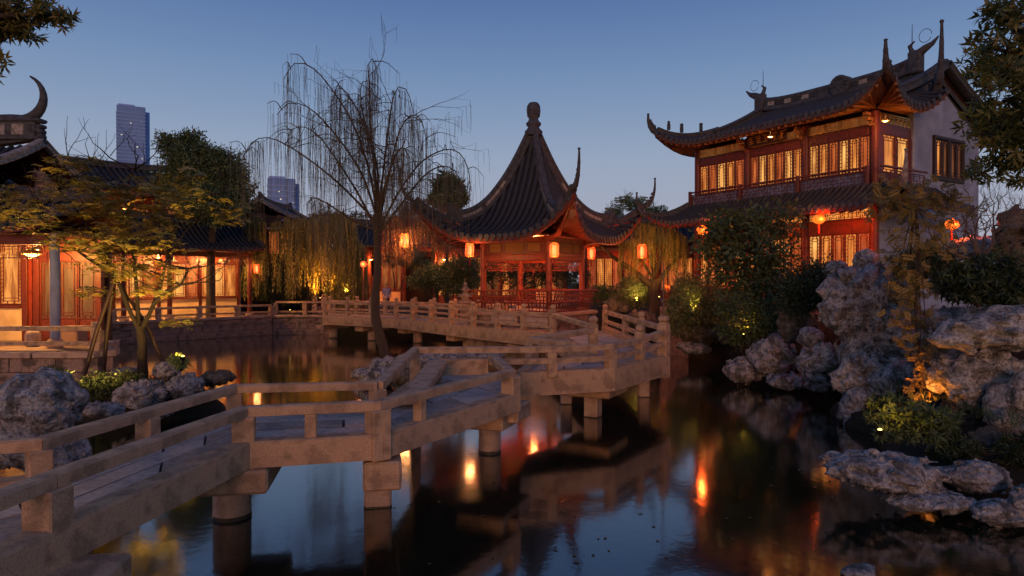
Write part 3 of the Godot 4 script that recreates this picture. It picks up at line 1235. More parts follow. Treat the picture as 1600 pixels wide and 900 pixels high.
func build_bridge() -> void:
	var t := thing("stone_bridge", "long zigzag granite footbridge with low stone rails crossing the pond", "bridge", W(-3.8, 0, 4.0))
	var Y := 1.3
	# --- near run, single low rails
	var f := [V3(-3.78, 2.3), V3(-3.56, 5.2), V3(-3.16, 8.0), V3(-1.66, 8.4), V3(-0.02, 11.4)]
	var r := [V3(-9.0, 4.7), V3(-4.46, 6.4), V3(-3.97, 9.7), V3(-1.98, 10.0)]
	stretch(t, "rail", f, Y + 0.43, 0.155, 0.115)
	stretch(t, "rail", r, Y + 0.43, 0.15, 0.115)
	stretch(t, "edge_beam", f, Y + 0.03, 0.24, 0.31)
	stretch(t, "edge_beam", r, Y + 0.06, 0.24, 0.36)
	var fin := []
	for p in f:
		fin.append(Vector2(p.x, p.y))
	# decks
	deck(t, Vector2(-3.9, 2.3), Vector2(-3.68, 5.2), Vector2(-9.0, 4.5), Vector2(-4.6, 6.25), Y, 2, 3)
	deck(t, Vector2(-3.68, 5.2), Vector2(-3.24, 8.12), Vector2(-4.34, 6.4), Vector2(-3.86, 9.6), Y, 2, 3)
	deck(t, Vector2(-3.2, 8.12), Vector2(-1.72, 8.52), Vector2(-3.86, 9.58), Vector2(-1.95, 9.88), Y, 2, 3)
	deck(t, Vector2(-1.72, 8.54), Vector2(-0.14, 11.42), Vector2(-1.95, 9.9), Vector2(-1.75, 13.9), Y, 3, 3)
	deck(t, Vector2(-0.12, 11.44), Vector2(0.07, 14.1), Vector2(-1.75, 13.92), Vector2(-0.9, 14.4), Y, 1, 2)
	for e in [[f[1], Vector2(0.1, 1)], [f[2], Vector2(1, 0.3)], [f[3], Vector2(1, 0.8)], [f[4], Vector2(1, 1.5)]]:
		bridge_post(t, Vector2(e[0].x, e[0].y), e[1], Y - 0.3, Y + 0.318, 0.25)
	for e in [[r[1], Vector2(1, 1)], [V3(-4.24, 7.9), Vector2(0.15, 1)], [r[2], Vector2(1, 0.5)], [r[3], Vector2(1, 1)]]:
		bridge_post(t, Vector2(e[0].x, e[0].y), e[1], Y - 0.02, Y + 0.318, 0.2)
	bridge_post(t, Vector2(-2.43, 8.2), Vector2(1, 0.25), Y + 0.0, Y + 0.318, 0.14)
	bridge_post(t, Vector2(-1.25, 9.17), Vector2(1, 1.8), Y + 0.0, Y + 0.318, 0.14)
	# the stone bench along the back of the triangular landing
	stretch(t, "edge_beam", [V3(-1.93, 10.05), V3(-1.72, 13.95)], Y + 0.05, 0.3, 0.36)
	stretch(t, "bench", [V3(-1.55, 10.15, -0.12), V3(-1.42, 13.0, 0.1)], Y + 0.3, 0.36, 0.12)
	bridge_post(t, Vector2(-1.43, 12.7), Vector2(0, 1), Y, Y + 0.26, 0.24)
	bridge_post(t, Vector2(-1.53, 10.6), Vector2(0, 1), Y, Y + 0.08, 0.24)
	stretch(t, "kerb", [V3(-1.5, 13.9), V3(-0.5, 14.0)], Y + 0.32, 0.3, 0.4)
	# outer rail from the landing to the far corner, over the islet
	stretch(t, "rail", [V3(-1.98, 10.0, -0.12), V3(-2.0, 14.0), V3(0.83, 14.2), V3(2.15, 14.8), V3(3.05, 16.2), V3(3.86, 17.3, 0.14)], Y + 0.55, 0.17, 0.125)
	stretch(t, "rail", [V3(-1.55, 13.98, 0.0), V3(0.83, 14.2), V3(2.15, 14.8), V3(3.05, 16.2), V3(3.86, 17.3, 0.08)], Y + 0.3, 0.16, 0.115)
	stretch(t, "rail", [V3(-0.02, 11.4), V3(-0.4, 13.9)], Y + 0.428, 0.18, 0.13)
	bridge_post(t, Vector2(-2.0, 14.0), Vector2(1, 0.3), 0.1, Y + 0.40, 0.2)
	stretch(t, "edge_beam", [V3(-0.02, 11.4), V3(0.05, 14.05), V3(2.15, 14.8), V3(3.86, 17.3)], Y + 0.03, 0.26, 0.5)
	bridge_post(t, Vector2(0.83, 14.2), Vector2(1, 0.2), Y - 0.1, Y + 0.42, 0.2)
	bridge_post(t, Vector2(2.15, 14.8), Vector2(1, 0.8), Y - 0.42, Y + 0.42, 0.22)
	bridge_post(t, Vector2(3.05, 16.2), Vector2(1, 1.3), Y - 0.2, Y + 0.66, 0.2, true)
	bridge_post(t, Vector2(3.86, 17.3), Vector2(1, 1.3), Y - 0.55, Y + 0.82, 0.26, true)
	deck(t, Vector2(0.12, 14.2), Vector2(2.1, 14.95), Vector2(0.4, 15.6), Vector2(2.13, 17.7), Y, 2, 3)
	deck(t, Vector2(2.12, 14.97), Vector2(3.8, 17.4), Vector2(2.15, 17.72), Vector2(2.2, 18.3), Y, 1, 3)
	stretch(t, "rail", [V3(1.3, 14.45), V3(0.45, 15.6), V3(2.13, 17.8, 0.08)], Y + 0.62, 0.18, 0.14)
	stretch(t, "edge_beam", [V3(0.2, 14.3), V3(0.45, 15.6), V3(2.13, 17.8)], Y + 0.03, 0.24, 0.5)
	bridge_post(t, Vector2(0.45, 15.6), Vector2(1, 1), Y - 0.1, Y + 0.48, 0.24)
	bridge_post(t, Vector2(2.13, 17.8), Vector2(0, 1), Y - 0.5, Y + 0.78, 0.24, true)
	# --- away toward the pavilion
	var rr := [V3(3.86, 17.3), V3(3.75, 22.5), V3(3.63, 26.6)]
	var ll := [V3(2.13, 17.8), V3(1.46, 24.2)]
	stretch(t, "rail", rr, Y + 0.78, 0.16, 0.13)
	stretch(t, "rail", rr, Y + 0.42, 0.14, 0.11)
	stretch(t, "rail", ll, Y + 0.78, 0.16, 0.13)
	stretch(t, "edge_beam", rr, Y + 0.16, 0.26, 0.62)
	stretch(t, "edge_beam", ll, Y + 0.05, 0.26, 0.55)
	for e in [V3(3.81, 20.0), V3(3.75, 22.5), V3(3.63, 26.5)]:
		bridge_post(t, Vector2(e.x, e.y), Vector2(0, 1), Y - 0.3, Y + 0.8, 0.2, e.y > 26 or e.y < 21)
	deck(t, Vector2(3.74, 17.5), Vector2(3.5, 26.6), Vector2(2.25, 17.9), Vector2(1.7, 26.4), Y, 5, 2)
	# --- the far run
	var g := [V3(1.46, 24.2), V3(-1.6, 28.2), V3(-5.9, 34.6), V3(-10.3, 37.4)]
	var b := [V3(-0.3, 29.4), V3(-5.2, 36.6), V3(-10.6, 39.6)]
	stretch(t, "rail", g, Y + 0.78, 0.13, 0.11)
	stretch(t, "rail", g, Y + 0.3, 0.11, 0.08)
	stretch(t, "edge_beam", g, Y + 0.06, 0.26, 0.52)
	stretch(t, "rail", b, Y + 0.82, 0.13, 0.11)
	stretch(t, "rail", b, Y + 0.36, 0.13, 0.1)
	stretch(t, "edge_beam", b, Y + 0.06, 0.28, 0.6)
	for line in [g, b]:
		for i in line.size() - 1:
			var a := Vector2(line[i].x, line[i].y)
			var c := Vector2(line[i + 1].x, line[i + 1].y)
			var k := int(round(a.distance_to(c) / 1.95))
			for j in range(0 if i == 0 else 1, k + 1):
				bridge_post(t, a.lerp(c, float(j) / k), c - a, Y - (0.45 if line == g else 0.0), Y + 0.86, 0.2, true)
	for i in 2:
		var a := W(g[0].x, Y + 0.44, g[0].y).lerp(W(g[1].x, Y + 0.44, g[1].y), [0.06, 0.42][i])
		var c := W(g[0].x, Y + 0.44, g[0].y).lerp(W(g[1].x, Y + 0.44, g[1].y), [0.36, 0.74][i])
		var m := M.new()
		m.beam(a, c, 0.07, 0.3, 0.01)
		for k in 9:
			var q := a.lerp(c, (k + 0.5) / 9.0)
			m.lathe([[0.001, -0.09], [0.07, -0.06], [0.1, 0.0], [0.07, 0.06], [0.001, 0.09]], 8, q)
		part(t, "carved_panel", m, mats.granite_warm, true)
	deck(t, Vector2(1.4, 24.5), Vector2(-1.6, 28.4), Vector2(1.7, 26.5), Vector2(-0.3, 29.3), Y, 3, 2)
	deck(t, Vector2(-1.65, 28.45), Vector2(-5.9, 34.8), Vector2(-0.35, 29.35), Vector2(-5.2, 36.5), Y, 5, 2)
	deck(t, Vector2(-5.95, 34.85), Vector2(-10.4, 37.6), Vector2(-5.25, 36.55), Vector2(-10.6, 39.5), Y, 3, 2)
	# piers
	pier(t, -3.4, 5.0, 0.26, 0.74, Vector3(0.66, 0.28, 0.9), 0.1, true, Vector2(0.05, 0.0))
	pier(t, -3.82, 9.25, 0.25, 0.74, Vector3(0.78, 0.272, 2.1), 0.18, true, Vector2(0.42, -0.45))
	pier(t, -1.93, 9.75, 0.215, 0.62, Vector3(0.47, 0.36, 1.8), 0.2, false, Vector2(0.16, -0.55))
	pier(t, -0.42, 12.75, 0.21, 0.72, Vector3(0.85, 0.29, 1.5), -0.35, true, Vector2(0.12, -0.75))
	pier(t, 1.92, 16.1, 0.19, 0.55, Vector3(1.3, 0.24, 1.3), -0.5, false)
	pier(t, 3.66, 18.9, 0.17, 0.8, Vector3.ZERO, 0.0, false)
	pier(t, 1.42, 17.8, 0.16, 0.8, Vector3.ZERO, 0.0, false)
	pier(t, 3.0, 22.4, 0.18, 0.62, Vector3(1.4, 0.18, 0.5), 0.0)
	for e in [[0.75, 26.9, 0.0], [-2.0, 30.9, 0.0], [-4.9, 35.3, -0.1], [-7.6, 36.9, 0.33], [-10.1, 38.4, 0.33]]:
		pier(t, e[0], e[1], 0.24, 0.55, Vector3(0.6, 0.24, 2.0), e[2] - 0.9)
	# a thin rod that stands up from the corner post
	var rod := M.new()
	rod.tube([W(3.9, Y + 0.7, 17.5), W(3.9, 3.2 + 30 * 17.5 / F, 17.5)], [0.022, 0.016], 6)
	part(t, "thin_pole", rod, mats.bark_pale, true)


# ---------------------------------------------------------------- the pavilion

func curve_at(tab: Array, x: float) -> float:
	for i in tab.size() - 1:
		if x <= tab[i + 1][0]:
			var t: float = (x - tab[i][0]) / (tab[i + 1][0] - tab[i][0])
			var m0: float = (tab[i + 1][1] - tab[maxi(i - 1, 0)][1]) / (tab[i + 1][0] - tab[maxi(i - 1, 0)][0]) * (tab[i + 1][0] - tab[i][0])
			var m1: float = (tab[mini(i + 2, tab.size() - 1)][1] - tab[i][1]) / (tab[mini(i + 2, tab.size() - 1)][0] - tab[i][0]) * (tab[i + 1][0] - tab[i][0])
			return lerpf(tab[i][1], tab[i + 1][1], t * t * (3 - 2 * t)) + (t * t * t - 2 * t * t + t) * m0 + (t * t * t - t * t) * m1
	return tab[-1][1]


func build_pavilion() -> void:
	# a square pavilion turned a quarter and a bit: its corners point left, at us, right and away
	var FL := 1.9
	var t := thing("garden_pavilion", "square red pavilion with steep tiled pyramid roof and upswept corners", "pavilion", W(0.95, 0, 30.0), deg_to_rad(45.0 + 14.4 - 90.0 + 90.0))
	# local: the faces look along +-x and +-z; a corner stands at (+-h, +-h)
	var h := 2.27 / sqrt(2.0)
	var hp := 2.95 / sqrt(2.0)
	var pl := M.new()
	pl.box(Vector3(0, FL / 2 - 0.5, 0), Vector3(hp * 2, FL + 0.72, hp * 2), 0.02)
	part(t, "plinth", pl, mats.blockwork)
	var co := M.new()
	co.box(Vector3(0, FL - 0.07, 0), Vector3(hp * 2 + 0.14, 0.14, hp * 2 + 0.14), 0.03)
	part(t, "coping", co, mats.granite_warm)
	for i in 4:
		for j in 4:
			var fs := M.new()
			fs.box(Vector3((i - 1.5) * hp * 0.5, FL + 0.012, (j - 1.5) * hp * 0.5), Vector3(hp * 0.5 - 0.012, 0.04, hp * 0.5 - 0.012), 0.005)
			part(t, "floor_slab", fs, mats.granite_deck)
	var CH := 5.05     # top of the columns
	for sx in [-1, 1]:
		for sz in [-1, 1]:
			var c := M.new()
			c.lathe([[0.125, FL + 0.16], [0.125, CH - 0.2], [0.115, CH]], 16, Vector3(sx * h, 0, sz * h))
			part(t, "column", c, mats.lacquer)
			var b := M.new()
			b.lathe([[0.18, FL], [0.22, FL + 0.06], [0.2, FL + 0.12], [0.14, FL + 0.16]], 14, Vector3(sx * h, 0, sz * h))
			part(t, "column_base", b, mats.granite_warm)
	var prof := [[0.0, 9.8], [0.2, 9.15], [0.5, 8.25], [0.85, 7.38], [1.25, 6.58], [1.7, 5.95], [2.2, 5.5], [2.7, 5.2], [3.35, 4.95]]
	var P := 3.35
	var lim := func(v: float) -> Vector2:
		var p := P * (1.0 - v)
		return Vector2(-p - 0.02, p + 0.02)
	for k in 4:
		var bs := Basis(Vector3.UP, k * PI / 2)
		# lintels, carved boards, fretwork and the leaning bench back of this side
		var li := M.new()
		li.box(bs * Vector3(0, 4.2, h), Vector3(h * 2 - 0.24, 0.26, 0.14), 0.015, bs)
		part(t, "lintel", li, mats.lacquer)
		var l2 := M.new()
		l2.box(bs * Vector3(0, CH - 0.1, h), Vector3(h * 2 + 0.5, 0.2, 0.18), 0.015, bs)
		part(t, "top_beam", l2, mats.lacquer)
		var cb := M.new()
		cb.box(bs * Vector3(0, 4.63, h), Vector3(h * 2 - 0.26, 0.56, 0.06), 0.0, bs)
		part(t, "board", cb, mats.lacquer_dark)
		for x in [-0.95, 0.0, 0.92]:
			var g := M.new()
			var w := 0.9 if x == 0.0 else 0.55
			g.box(bs * Vector3(x, 4.63, h + 0.04), Vector3(w, 0.36, 0.03), 0.01, bs)
			for i in int(w * 14):
				var q := Vector3(x + (R.randf() - 0.5) * (w - 0.12), 4.63 + R.randf_range(-0.12, 0.12), h + 0.06)
				g.box(bs * q, Vector3(R.randf_range(0.04, 0.11), R.randf_range(0.03, 0.07), 0.02), 0.008, bs * Basis(Vector3.BACK, R.randf() * 3.0))
			part(t, "carved_panel", g, mats.carving)
		var fr := part(t, "hanging_lattice", fret(h * 2 - 0.3, 0.36, 0.17, 0.016), mats.lacquer)
		fr.transform = Transform3D(bs, bs * Vector3(-h + 0.15, 3.7, h))
		if k != 2:
			var se := M.new()
			se.box(bs * Vector3(0, FL + 0.42, h + 0.05), Vector3(h * 2 + 0.3, 0.07, 0.42), 0.012, bs)
			part(t, "bench_seat", se, mats.lacquer)
			var ra := M.new()
			ra.beam(bs * Vector3(-h - 0.42, FL + 0.92, h + 0.55), bs * Vector3(h + 0.42, FL + 0.92, h + 0.55), 0.11, 0.07, 0.015)
			part(t, "back_rail", ra, mats.lacquer)
			var rb := M.new()
			rb.beam(bs * Vector3(-h - 0.3, FL + 0.68, h + 0.43), bs * Vector3(h + 0.3, FL + 0.68, h + 0.43), 0.05, 0.05)
			rb.beam(bs * Vector3(-h - 0.1, FL + 0.06, h + 0.26), bs * Vector3(h + 0.1, FL + 0.06, h + 0.26), 0.07, 0.1)
			part(t, "rail", rb, mats.lacquer)
			var sl := M.new()
			for i in 23:
				var x := lerpf(-h - 0.2, h + 0.2, i / 22.0)
				sl.tube([bs * Vector3(x, FL + 0.08, h + 0.26), bs * Vector3(x * 1.02, FL + 0.36, h + 0.3), bs * Vector3(x * 1.06, FL + 0.68, h + 0.43), bs * Vector3(x * 1.1, FL + 0.9, h + 0.54)], [0.022], 4, false)
			part(t, "balusters", sl, mats.lacquer_dark).set_meta("kind", "stuff")
		# roof plane
		var pt := func(a: float, v: float) -> Vector3:
			var p := P * (1.0 - v)
			var e := absf(a) / P
			var up := 1.5 * pow(e, 3.2) * pow(1.0 - v, 1.3)
			var out := 0.5 * pow(e, 3.0) * (1.0 - v)
			return bs * Vector3(a * (1.0 + out * 0.22), curve_at(prof, p) + up, p + out * 0.75)
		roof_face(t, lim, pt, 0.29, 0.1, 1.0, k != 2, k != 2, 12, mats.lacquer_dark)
		# rafters under the eave
		for i in 21:
			var a := lerpf(-0.94, 0.94, i / 20.0)
			var e: Vector3 = pt.call(a * P, 0.015)
			var s: Vector3 = pt.call(a * h * 0.9, 0.5)
			var rf := M.new()
			rf.beam(e - Vector3(0, 0.2, 0), Vector3(s.x, maxf(s.y - 0.6, CH + 0.2), s.z), 0.07, 0.08)
			part(t, "rafter", rf, mats.lacquer)
		var fa := []
		for i in 17:
			fa.append((pt.call(lerpf(-P, P, i / 16.0), 0.01) as Vector3) - Vector3(0, 0.17, 0))
		var fm := M.new()
		for i in 16:
			fm.beam(fa[i], fa[i + 1], 0.05, 0.13)
		part(t, "eave_board", fm, mats.lacquer)
	for k in 4:
		var bs := Basis(Vector3.UP, k * PI / 2)
		# hip ridges: high one down to an ornament, then the low one that sweeps up into the tip
		var hi := []
		var lo := []
		var inner := []
		var slope := func(s: float) -> Vector3:
			var p := P * (1.0 - s)
			var out := 0.5 * (1.0 - s) * pow(1.0 - s, 3.0)
			var q := p + out * 0.6
			return bs * Vector3(q, curve_at(prof, p) + 1.5 * pow(1.0 - s, 4.5), q)
		for i in 17:
			hi.append(slope.call(lerpf(0.98, 0.27, i / 16.0)))
		for i in 9:
			lo.append(slope.call(lerpf(0.34, -0.02, i / 8.0)))
		ridge_band(t, "hip_ridge", hi, 0.26, 0.34, 0.6, mats.ridge_clay)
		ridge_band(t, "low_hip_ridge", lo, 0.24, 0.34, 0.3, mats.ridge_clay)
		for i in range(4, 15):
			if i % 5 == 4:
				continue
			var pn := M.new()
			var a: Vector3 = hi[i]
			var c: Vector3 = hi[i + 1]
			var hh := lerpf(0.34, 0.6, i / 16.0)
			var nup := ((c - a).cross(Vector3.UP).normalized()).cross(c - a).normalized()
			pn.beam(a + nup * hh * 0.46, c + nup * hh * 0.46, 0.215, hh * 0.26, 0.01)
			part(t, "ridge_panel", pn, mats.ridge_plaster)
		var orn := M.new()
		var oe: Vector3 = hi[-1]
		orn.tube([oe + Vector3(0, 0.1, 0), oe + Vector3(0, 0.5, 0) + bs * Vector3(0.1, 0, 0.1), oe + Vector3(0, 0.72, 0) + bs * Vector3(0.05, 0, 0.05), oe + Vector3(0, 0.85, 0) + bs * Vector3(0.15, 0, 0.15)], [0.2, 0.15, 0.09, 0.05], 7)
		orn.box(oe + Vector3(0, 0.55, 0) - bs * Vector3(0.12, 0, 0.12), Vector3(0.14, 0.24, 0.14), 0.04, bs)
		part(t, "ridge_ornament", orn, mats.ridge_clay)
		var e0: Vector3 = lo[-1]
		flying_tip(t, e0 + Vector3(0, 0.06, 0), bs * Vector3(1, 0, 1), 0.62, 1.25, 0.115, mats.ridge_clay)
		# corner beam under the tip
		var cbm := M.new()
		cbm.tube([bs * Vector3(h, CH - 0.1, h), bs * Vector3(h + 0.9, CH + 0.05, h + 0.9), e0 - Vector3(0, 0.22, 0)], [0.12, 0.11, 0.07], 6)
		part(t, "corner_beam", cbm, mats.lacquer)
	var fi := M.new()
	fi.lathe([[0.36, 9.62], [0.4, 9.8], [0.3, 9.9], [0.24, 10.0], [0.32, 10.08], [0.34, 10.16], [0.24, 10.26], [0.2, 10.38], [0.28, 10.46], [0.31, 10.72], [0.29, 10.92], [0.2, 11.06], [0.001, 11.12]], 20)
	part(t, "finial", fi, mats.ridge_clay)
	var ce := M.new()
	ce.box(Vector3(0, CH + 0.1, 0), Vector3(h * 2, 0.06, h * 2), 0.0)
	part(t, "ceiling", ce, mats.lacquer_dark)


# ---------------------------------------------------------------- the two-storey hall on the right

func build_hall() -> void:
	var G := 2.1
	var t := thing("two_storey_hall", "two-storey red timber hall with lit lattice windows and upswept black roofs", "building", W(12.8, 0, 24.0), deg_to_rad(-58.0))
	# local: x runs along the front to its near corner at 0 (left end -8.2); z comes out of the front; the side face is x = 0
	var L := 8.2
	var ba := M.new()
	ba.box(Vector3(-L / 2 + 0.6, G / 2 - 0.3, -4.0), Vector3(L + 2.4, G + 0.6, 11.6), 0.03)
	part(t, "plinth", ba, mats.blockwork)
	var cols := [-L, -5.45, -2.72, 0.0]
	for x in cols:
		var c := M.new()
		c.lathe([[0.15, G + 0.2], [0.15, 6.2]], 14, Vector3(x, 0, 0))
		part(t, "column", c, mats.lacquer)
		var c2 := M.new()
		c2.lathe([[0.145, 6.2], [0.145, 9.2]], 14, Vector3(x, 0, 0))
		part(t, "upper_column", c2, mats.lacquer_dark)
		var b := M.new()
		b.lathe([[0.22, G], [0.26, G + 0.1], [0.17, G + 0.2]], 14, Vector3(x, 0, 0))
		part(t, "column_base", b, mats.granite_warm)
	for z in [-2.45]:
		var c := M.new()
		c.box(Vector3(0, 5.8, z), Vector3(0.26, 7.4, 0.3), 0.02)
		part(t, "corner_pillar", c, mats.plaster_white)
	var lower := ["pane_amber", "pane_peach", "pane_amber", "pane_red", "pane_pale"]
	var upper := ["pane_amber", "pane_peach", "pane_pale", "pane_amber", "pane_peach", "pane_pale"]
	for i in 3:
		var x0: float = cols[i] + 0.15
		var w: float = cols[i + 1] - cols[i] - 0.3
		# ground floor: doors, panel rail, fret transom
		var k := 5
		for j in k:
			put_leaf(t, Transform3D(Basis(), Vector3(x0 + j * w / k, G, 0)), w / k - 0.012, 2.85, 0.8, lower[(i * 2 + j) % 5])
		var hb := M.new()
		hb.box(Vector3(x0 + w / 2, 5.2, 0), Vector3(w, 0.5, 0.12), 0.012)
		part(t, "head_board", hb, mats.lacquer)
		for j in 4:
			var pb := M.new()
			pb.box(Vector3(x0 + w * (j + 0.5) / 4, 5.2, 0.065), Vector3(w / 4 - 0.1, 0.34, 0.03), 0.01)
			part(t, "raised_panel", pb, mats.lacquer)
		var f1 := part(t, "transom_fret", fret(w, 0.4, 0.15, 0.02), mats.lacquer)
		f1.position = Vector3(x0, 5.48, 0)
		var p1 := M.new()
		p1.box(Vector3(x0 + w / 2, 5.68, -0.04), Vector3(w, 0.42, 0.012), 0.0)
		part(t, "transom_window_pane", p1, mats.pane_amber)
		var fb := M.new()
		fb.box(Vector3(x0 + w / 2, 6.2, 0), Vector3(w, 0.6, 0.16), 0.0)
		part(t, "floor_beam", fb, mats.lacquer_dark)
		# upper floor
		var ap := M.new()
		ap.box(Vector3(x0 + w / 2, 6.8, -0.01), Vector3(w, 0.58, 0.08), 0.0)
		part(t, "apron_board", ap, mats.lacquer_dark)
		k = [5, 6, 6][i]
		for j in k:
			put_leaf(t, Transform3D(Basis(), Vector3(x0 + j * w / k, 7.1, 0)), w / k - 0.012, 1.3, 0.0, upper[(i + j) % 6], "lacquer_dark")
		var up := M.new()
		up.box(Vector3(x0 + w / 2, 8.58, 0), Vector3(w, 0.34, 0.1), 0.0)
		for j in k:
			up.box(Vector3(x0 + w * (j + 0.5) / k, 8.58, 0.06), Vector3(w / k - 0.1, 0.22, 0.03), 0.008)
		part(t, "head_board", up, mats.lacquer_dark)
		var f2 := part(t, "transom_fret", fret(w, 0.3, 0.13, 0.018), mats.gold)
		f2.position = Vector3(x0, 8.8, 0.03)
		var p2 := M.new()
		p2.box(Vector3(x0 + w / 2, 8.95, -0.03), Vector3(w, 0.32, 0.012), 0.0)
		part(t, "transom_window_pane", p2, mats.pane_dim)
		# balustrade of the gallery
		var f3 := part(t, "balustrade_fret", fret(w + 0.1, 0.5, 0.13, 0.022), mats.lacquer_dark)
		f3.position = Vector3(x0 - 0.05, 6.56, 0.5)
		var hr := M.new()
		hr.box(Vector3(x0 + w / 2, 7.18, 0.5), Vector3(w + 0.34, 0.07, 0.1), 0.012)
		hr.box(Vector3(x0 + w / 2, 7.07, 0.5), Vector3(w + 0.3, 0.04, 0.05), 0.0)
		part(t, "handrail", hr, mats.lacquer_dark)
		var wb := M.new()
		wb.box(Vector3(x0 + w / 2, 6.8, 0.42), Vector3(w + 0.2, 0.46, 0.02), 0.0)
		part(t, "balustrade_back_board", wb, mats.plaster_white)
		for s in [0.0, 1.0]:
			var po := M.new()
			po.box(Vector3(x0 + w * s + (0.15 if s > 0 else -0.15), 6.85, 0.5), Vector3(0.12, 0.8, 0.12), 0.012)
			if s == 0.0 or i == 2:
				part(t, "balustrade_post", po, mats.lacquer_dark)
		if i < 3:
			var bc := M.new()
			for s in 3:
				bc.box(Vector3(cols[i + 1], 8.72 + s * 0.16, 0.2 + s * 0.16), Vector3(0.14, 0.12, 0.3), 0.015)
			part(t, "bracket", bc, mats.carving)
	# name board with gilded characters
	var bd := M.new()
	bd.box(Vector3(-4.25, 8.98, 0.36), Vector3(1.9, 0.46, 0.06), 0.02, Basis(Vector3.RIGHT, 0.12))
	var board := part(t, "name_board", bd, mats.wood_dark)
	for i in 5:
		var g := M.new()
		var rg := RandomNumberGenerator.new()
		rg.seed = 40 + i
		for s in 7:
			var hz: bool = s % 2 == 0
			g.box(Vector3(-4.95 + i * 0.36 + rg.randf_range(-0.06, 0.06), 8.98 + (s - 3) * 0.042, 0.405), Vector3(0.2 if hz else 0.032, 0.026 if hz else 0.12, 0.02), 0.0, Basis(Vector3.RIGHT, 0.12) * Basis(Vector3.BACK, rg.randf_range(-0.2, 0.2)))
		part(board, "gilt_character", g, mats.gold)
	# near end bay (side face, x = 0): windows above, white wall below
	var tb := Basis(Vector3.UP, PI / 2)       # its own x runs along -z
	for j in 2:
		put_leaf(t, Transform3D(tb, Vector3(0, 7.1, -0.42 - j * 0.9)), 0.85, 1.38, 0.0, ["pane_amber", "pane_pale"][j], "lacquer_dark")
	var sb := M.new()
	sb.box(Vector3(-0.01, 8.66, -1.22), Vector3(0.1, 0.36, 2.1), 0.0)
	sb.box(Vector3(-0.01, 6.8, -1.22), Vector3(0.1, 0.58, 2.1), 0.0)
	for z in [-0.28, -2.27]:
		sb.box(Vector3(-0.01, 7.78, z), Vector3(0.12, 1.36, 0.2), 0.0)
	part(t, "side_boards", sb, mats.lacquer_dark)
	var sf := part(t, "transom_fret", fret(2.0, 0.3, 0.14, 0.02), mats.gold)
	sf.transform = Transform3D(tb, Vector3(0.03, 8.88, -0.2))
	var sfb := M.new()
	sfb.box(Vector3(-0.03, 9.03, -1.2), Vector3(0.02, 0.32, 2.1), 0.0)
	part(t, "carved_panel", sfb, mats.carving)
	var rf := part(t, "balustrade_fret", fret(2.2, 0.5, 0.2, 0.025), mats.lacquer_dark)
	rf.transform = Transform3D(tb, Vector3(0.5, 6.56, -0.1))
	var rh := M.new()
	rh.box(Vector3(0.5, 7.18, -1.0), Vector3(0.1, 0.07, 3.0), 0.012)
	part(t, "handrail", rh, mats.lacquer_dark)
	var lw := M.new()
	lw.box(Vector3(-0.02, 4.0, -1.25), Vector3(0.16, 3.9, 2.2), 0.0)
	part(t, "lower_side_wall", lw, mats.plaster_white)
	# gable wall behind the bay, with a wide lattice window
	var gw := M.new()
	var outline := [Vector2(-2.62, G - 0.3), Vector2(-2.62, 9.9), Vector2(-4.2, 10.75), Vector2(-6.0, 9.75), Vector2(-7.4, 9.0), Vector2(-7.4, G - 0.3)]
	for sx in [0.06, -0.16]:
		var p := []
		for e in outline:
			p.append(Vector3(sx, e.y, e.x))
		gw.face(p, Vector3(sx, 0, 0))
	for i in outline.size():
		var a: Vector2 = outline[i]
		var b: Vector2 = outline[(i + 1) % outline.size()]
		gw.face([Vector3(0.06, a.y, a.x), Vector3(0.06, b.y, b.x), Vector3(-0.16, b.y, b.x), Vector3(-0.16, a.y, a.x)])
	part(t, "gable_wall", gw, mats.plaster_white)
	var gi := M.new()
	for i in 12:
		var z0 := lerpf(-2.4, -7.6, i / 12.0)
		var z1 := lerpf(-2.4, -7.6, (i + 1) / 12.0)
		var q := []
		for zz in [z0, z1]:
			var v: float = 1.0 - absf(zz + 4.2) / 5.65
			q.append(Vector3(-0.02, 9.2 + 2.1 * (0.5 * v + 0.5 * v * v) - 0.06, zz))
		gi.face([Vector3(-0.02, 8.7, z0), Vector3(-0.02, 8.7, z1), q[1], q[0]], Vector3(1, 0, 0))
		gi.face([Vector3(0.1, q[0].y - 0.32, z0), Vector3(0.1, q[1].y - 0.32, z1), q[1] + Vector3(0.12, 0, 0), q[0] + Vector3(0.12, 0, 0)], Vector3(1, 0, 0))
	part(t, "gable_frieze", gi, mats.ridge_clay)
	var gf := M.new()
	gf.box(Vector3(0.1, 8.72, -4.9), Vector3(0.12, 0.12, 2.3), 0.01)
	gf.box(Vector3(0.1, 7.15, -4.9), Vector3(0.12, 0.12, 2.3), 0.01)
	for z in [-3.8, -4.9, -6.0]:
		gf.box(Vector3(0.1, 7.93, z), Vector3(0.12, 1.46, 0.11), 0.01)
	part(t, "window_frame", gf, mats.wood_dark)
	for j in 4:
		put_leaf(t, Transform3D(tb, Vector3(0.1, 7.22, -3.86 - (j % 2) * 0.5 - (1.1 if j > 1 else 0.0))), 0.48, 1.42, 0.0, ["pane_amber", "pane_dim", "pane_dim", "pane_dim"][j], "wood_dark")
	# back and far end
	var bk := M.new()
	bk.box(Vector3(-L / 2, 5.6, -7.25), Vector3(L, 7.2, 0.2), 0.0)
	bk.box(Vector3(-L, 5.6, -3.65), Vector3(0.2, 7.2, 7.0), 0.0)
	part(t, "back_wall", bk, mats.plaster_white)
	var fl := M.new()
	fl.box(Vector3(-L / 2, 6.35, -3.2), Vector3(L - 0.3, 0.12, 5.5), 0.0)
	fl.box(Vector3(-L / 2, 9.25, -3.2), Vector3(L - 0.3, 0.1, 5.5), 0.0)
	part(t, "inner_floor", fl, mats.wood_dark)
	# ---- upper roof
	var EV := 9.2
	var RH := 2.1
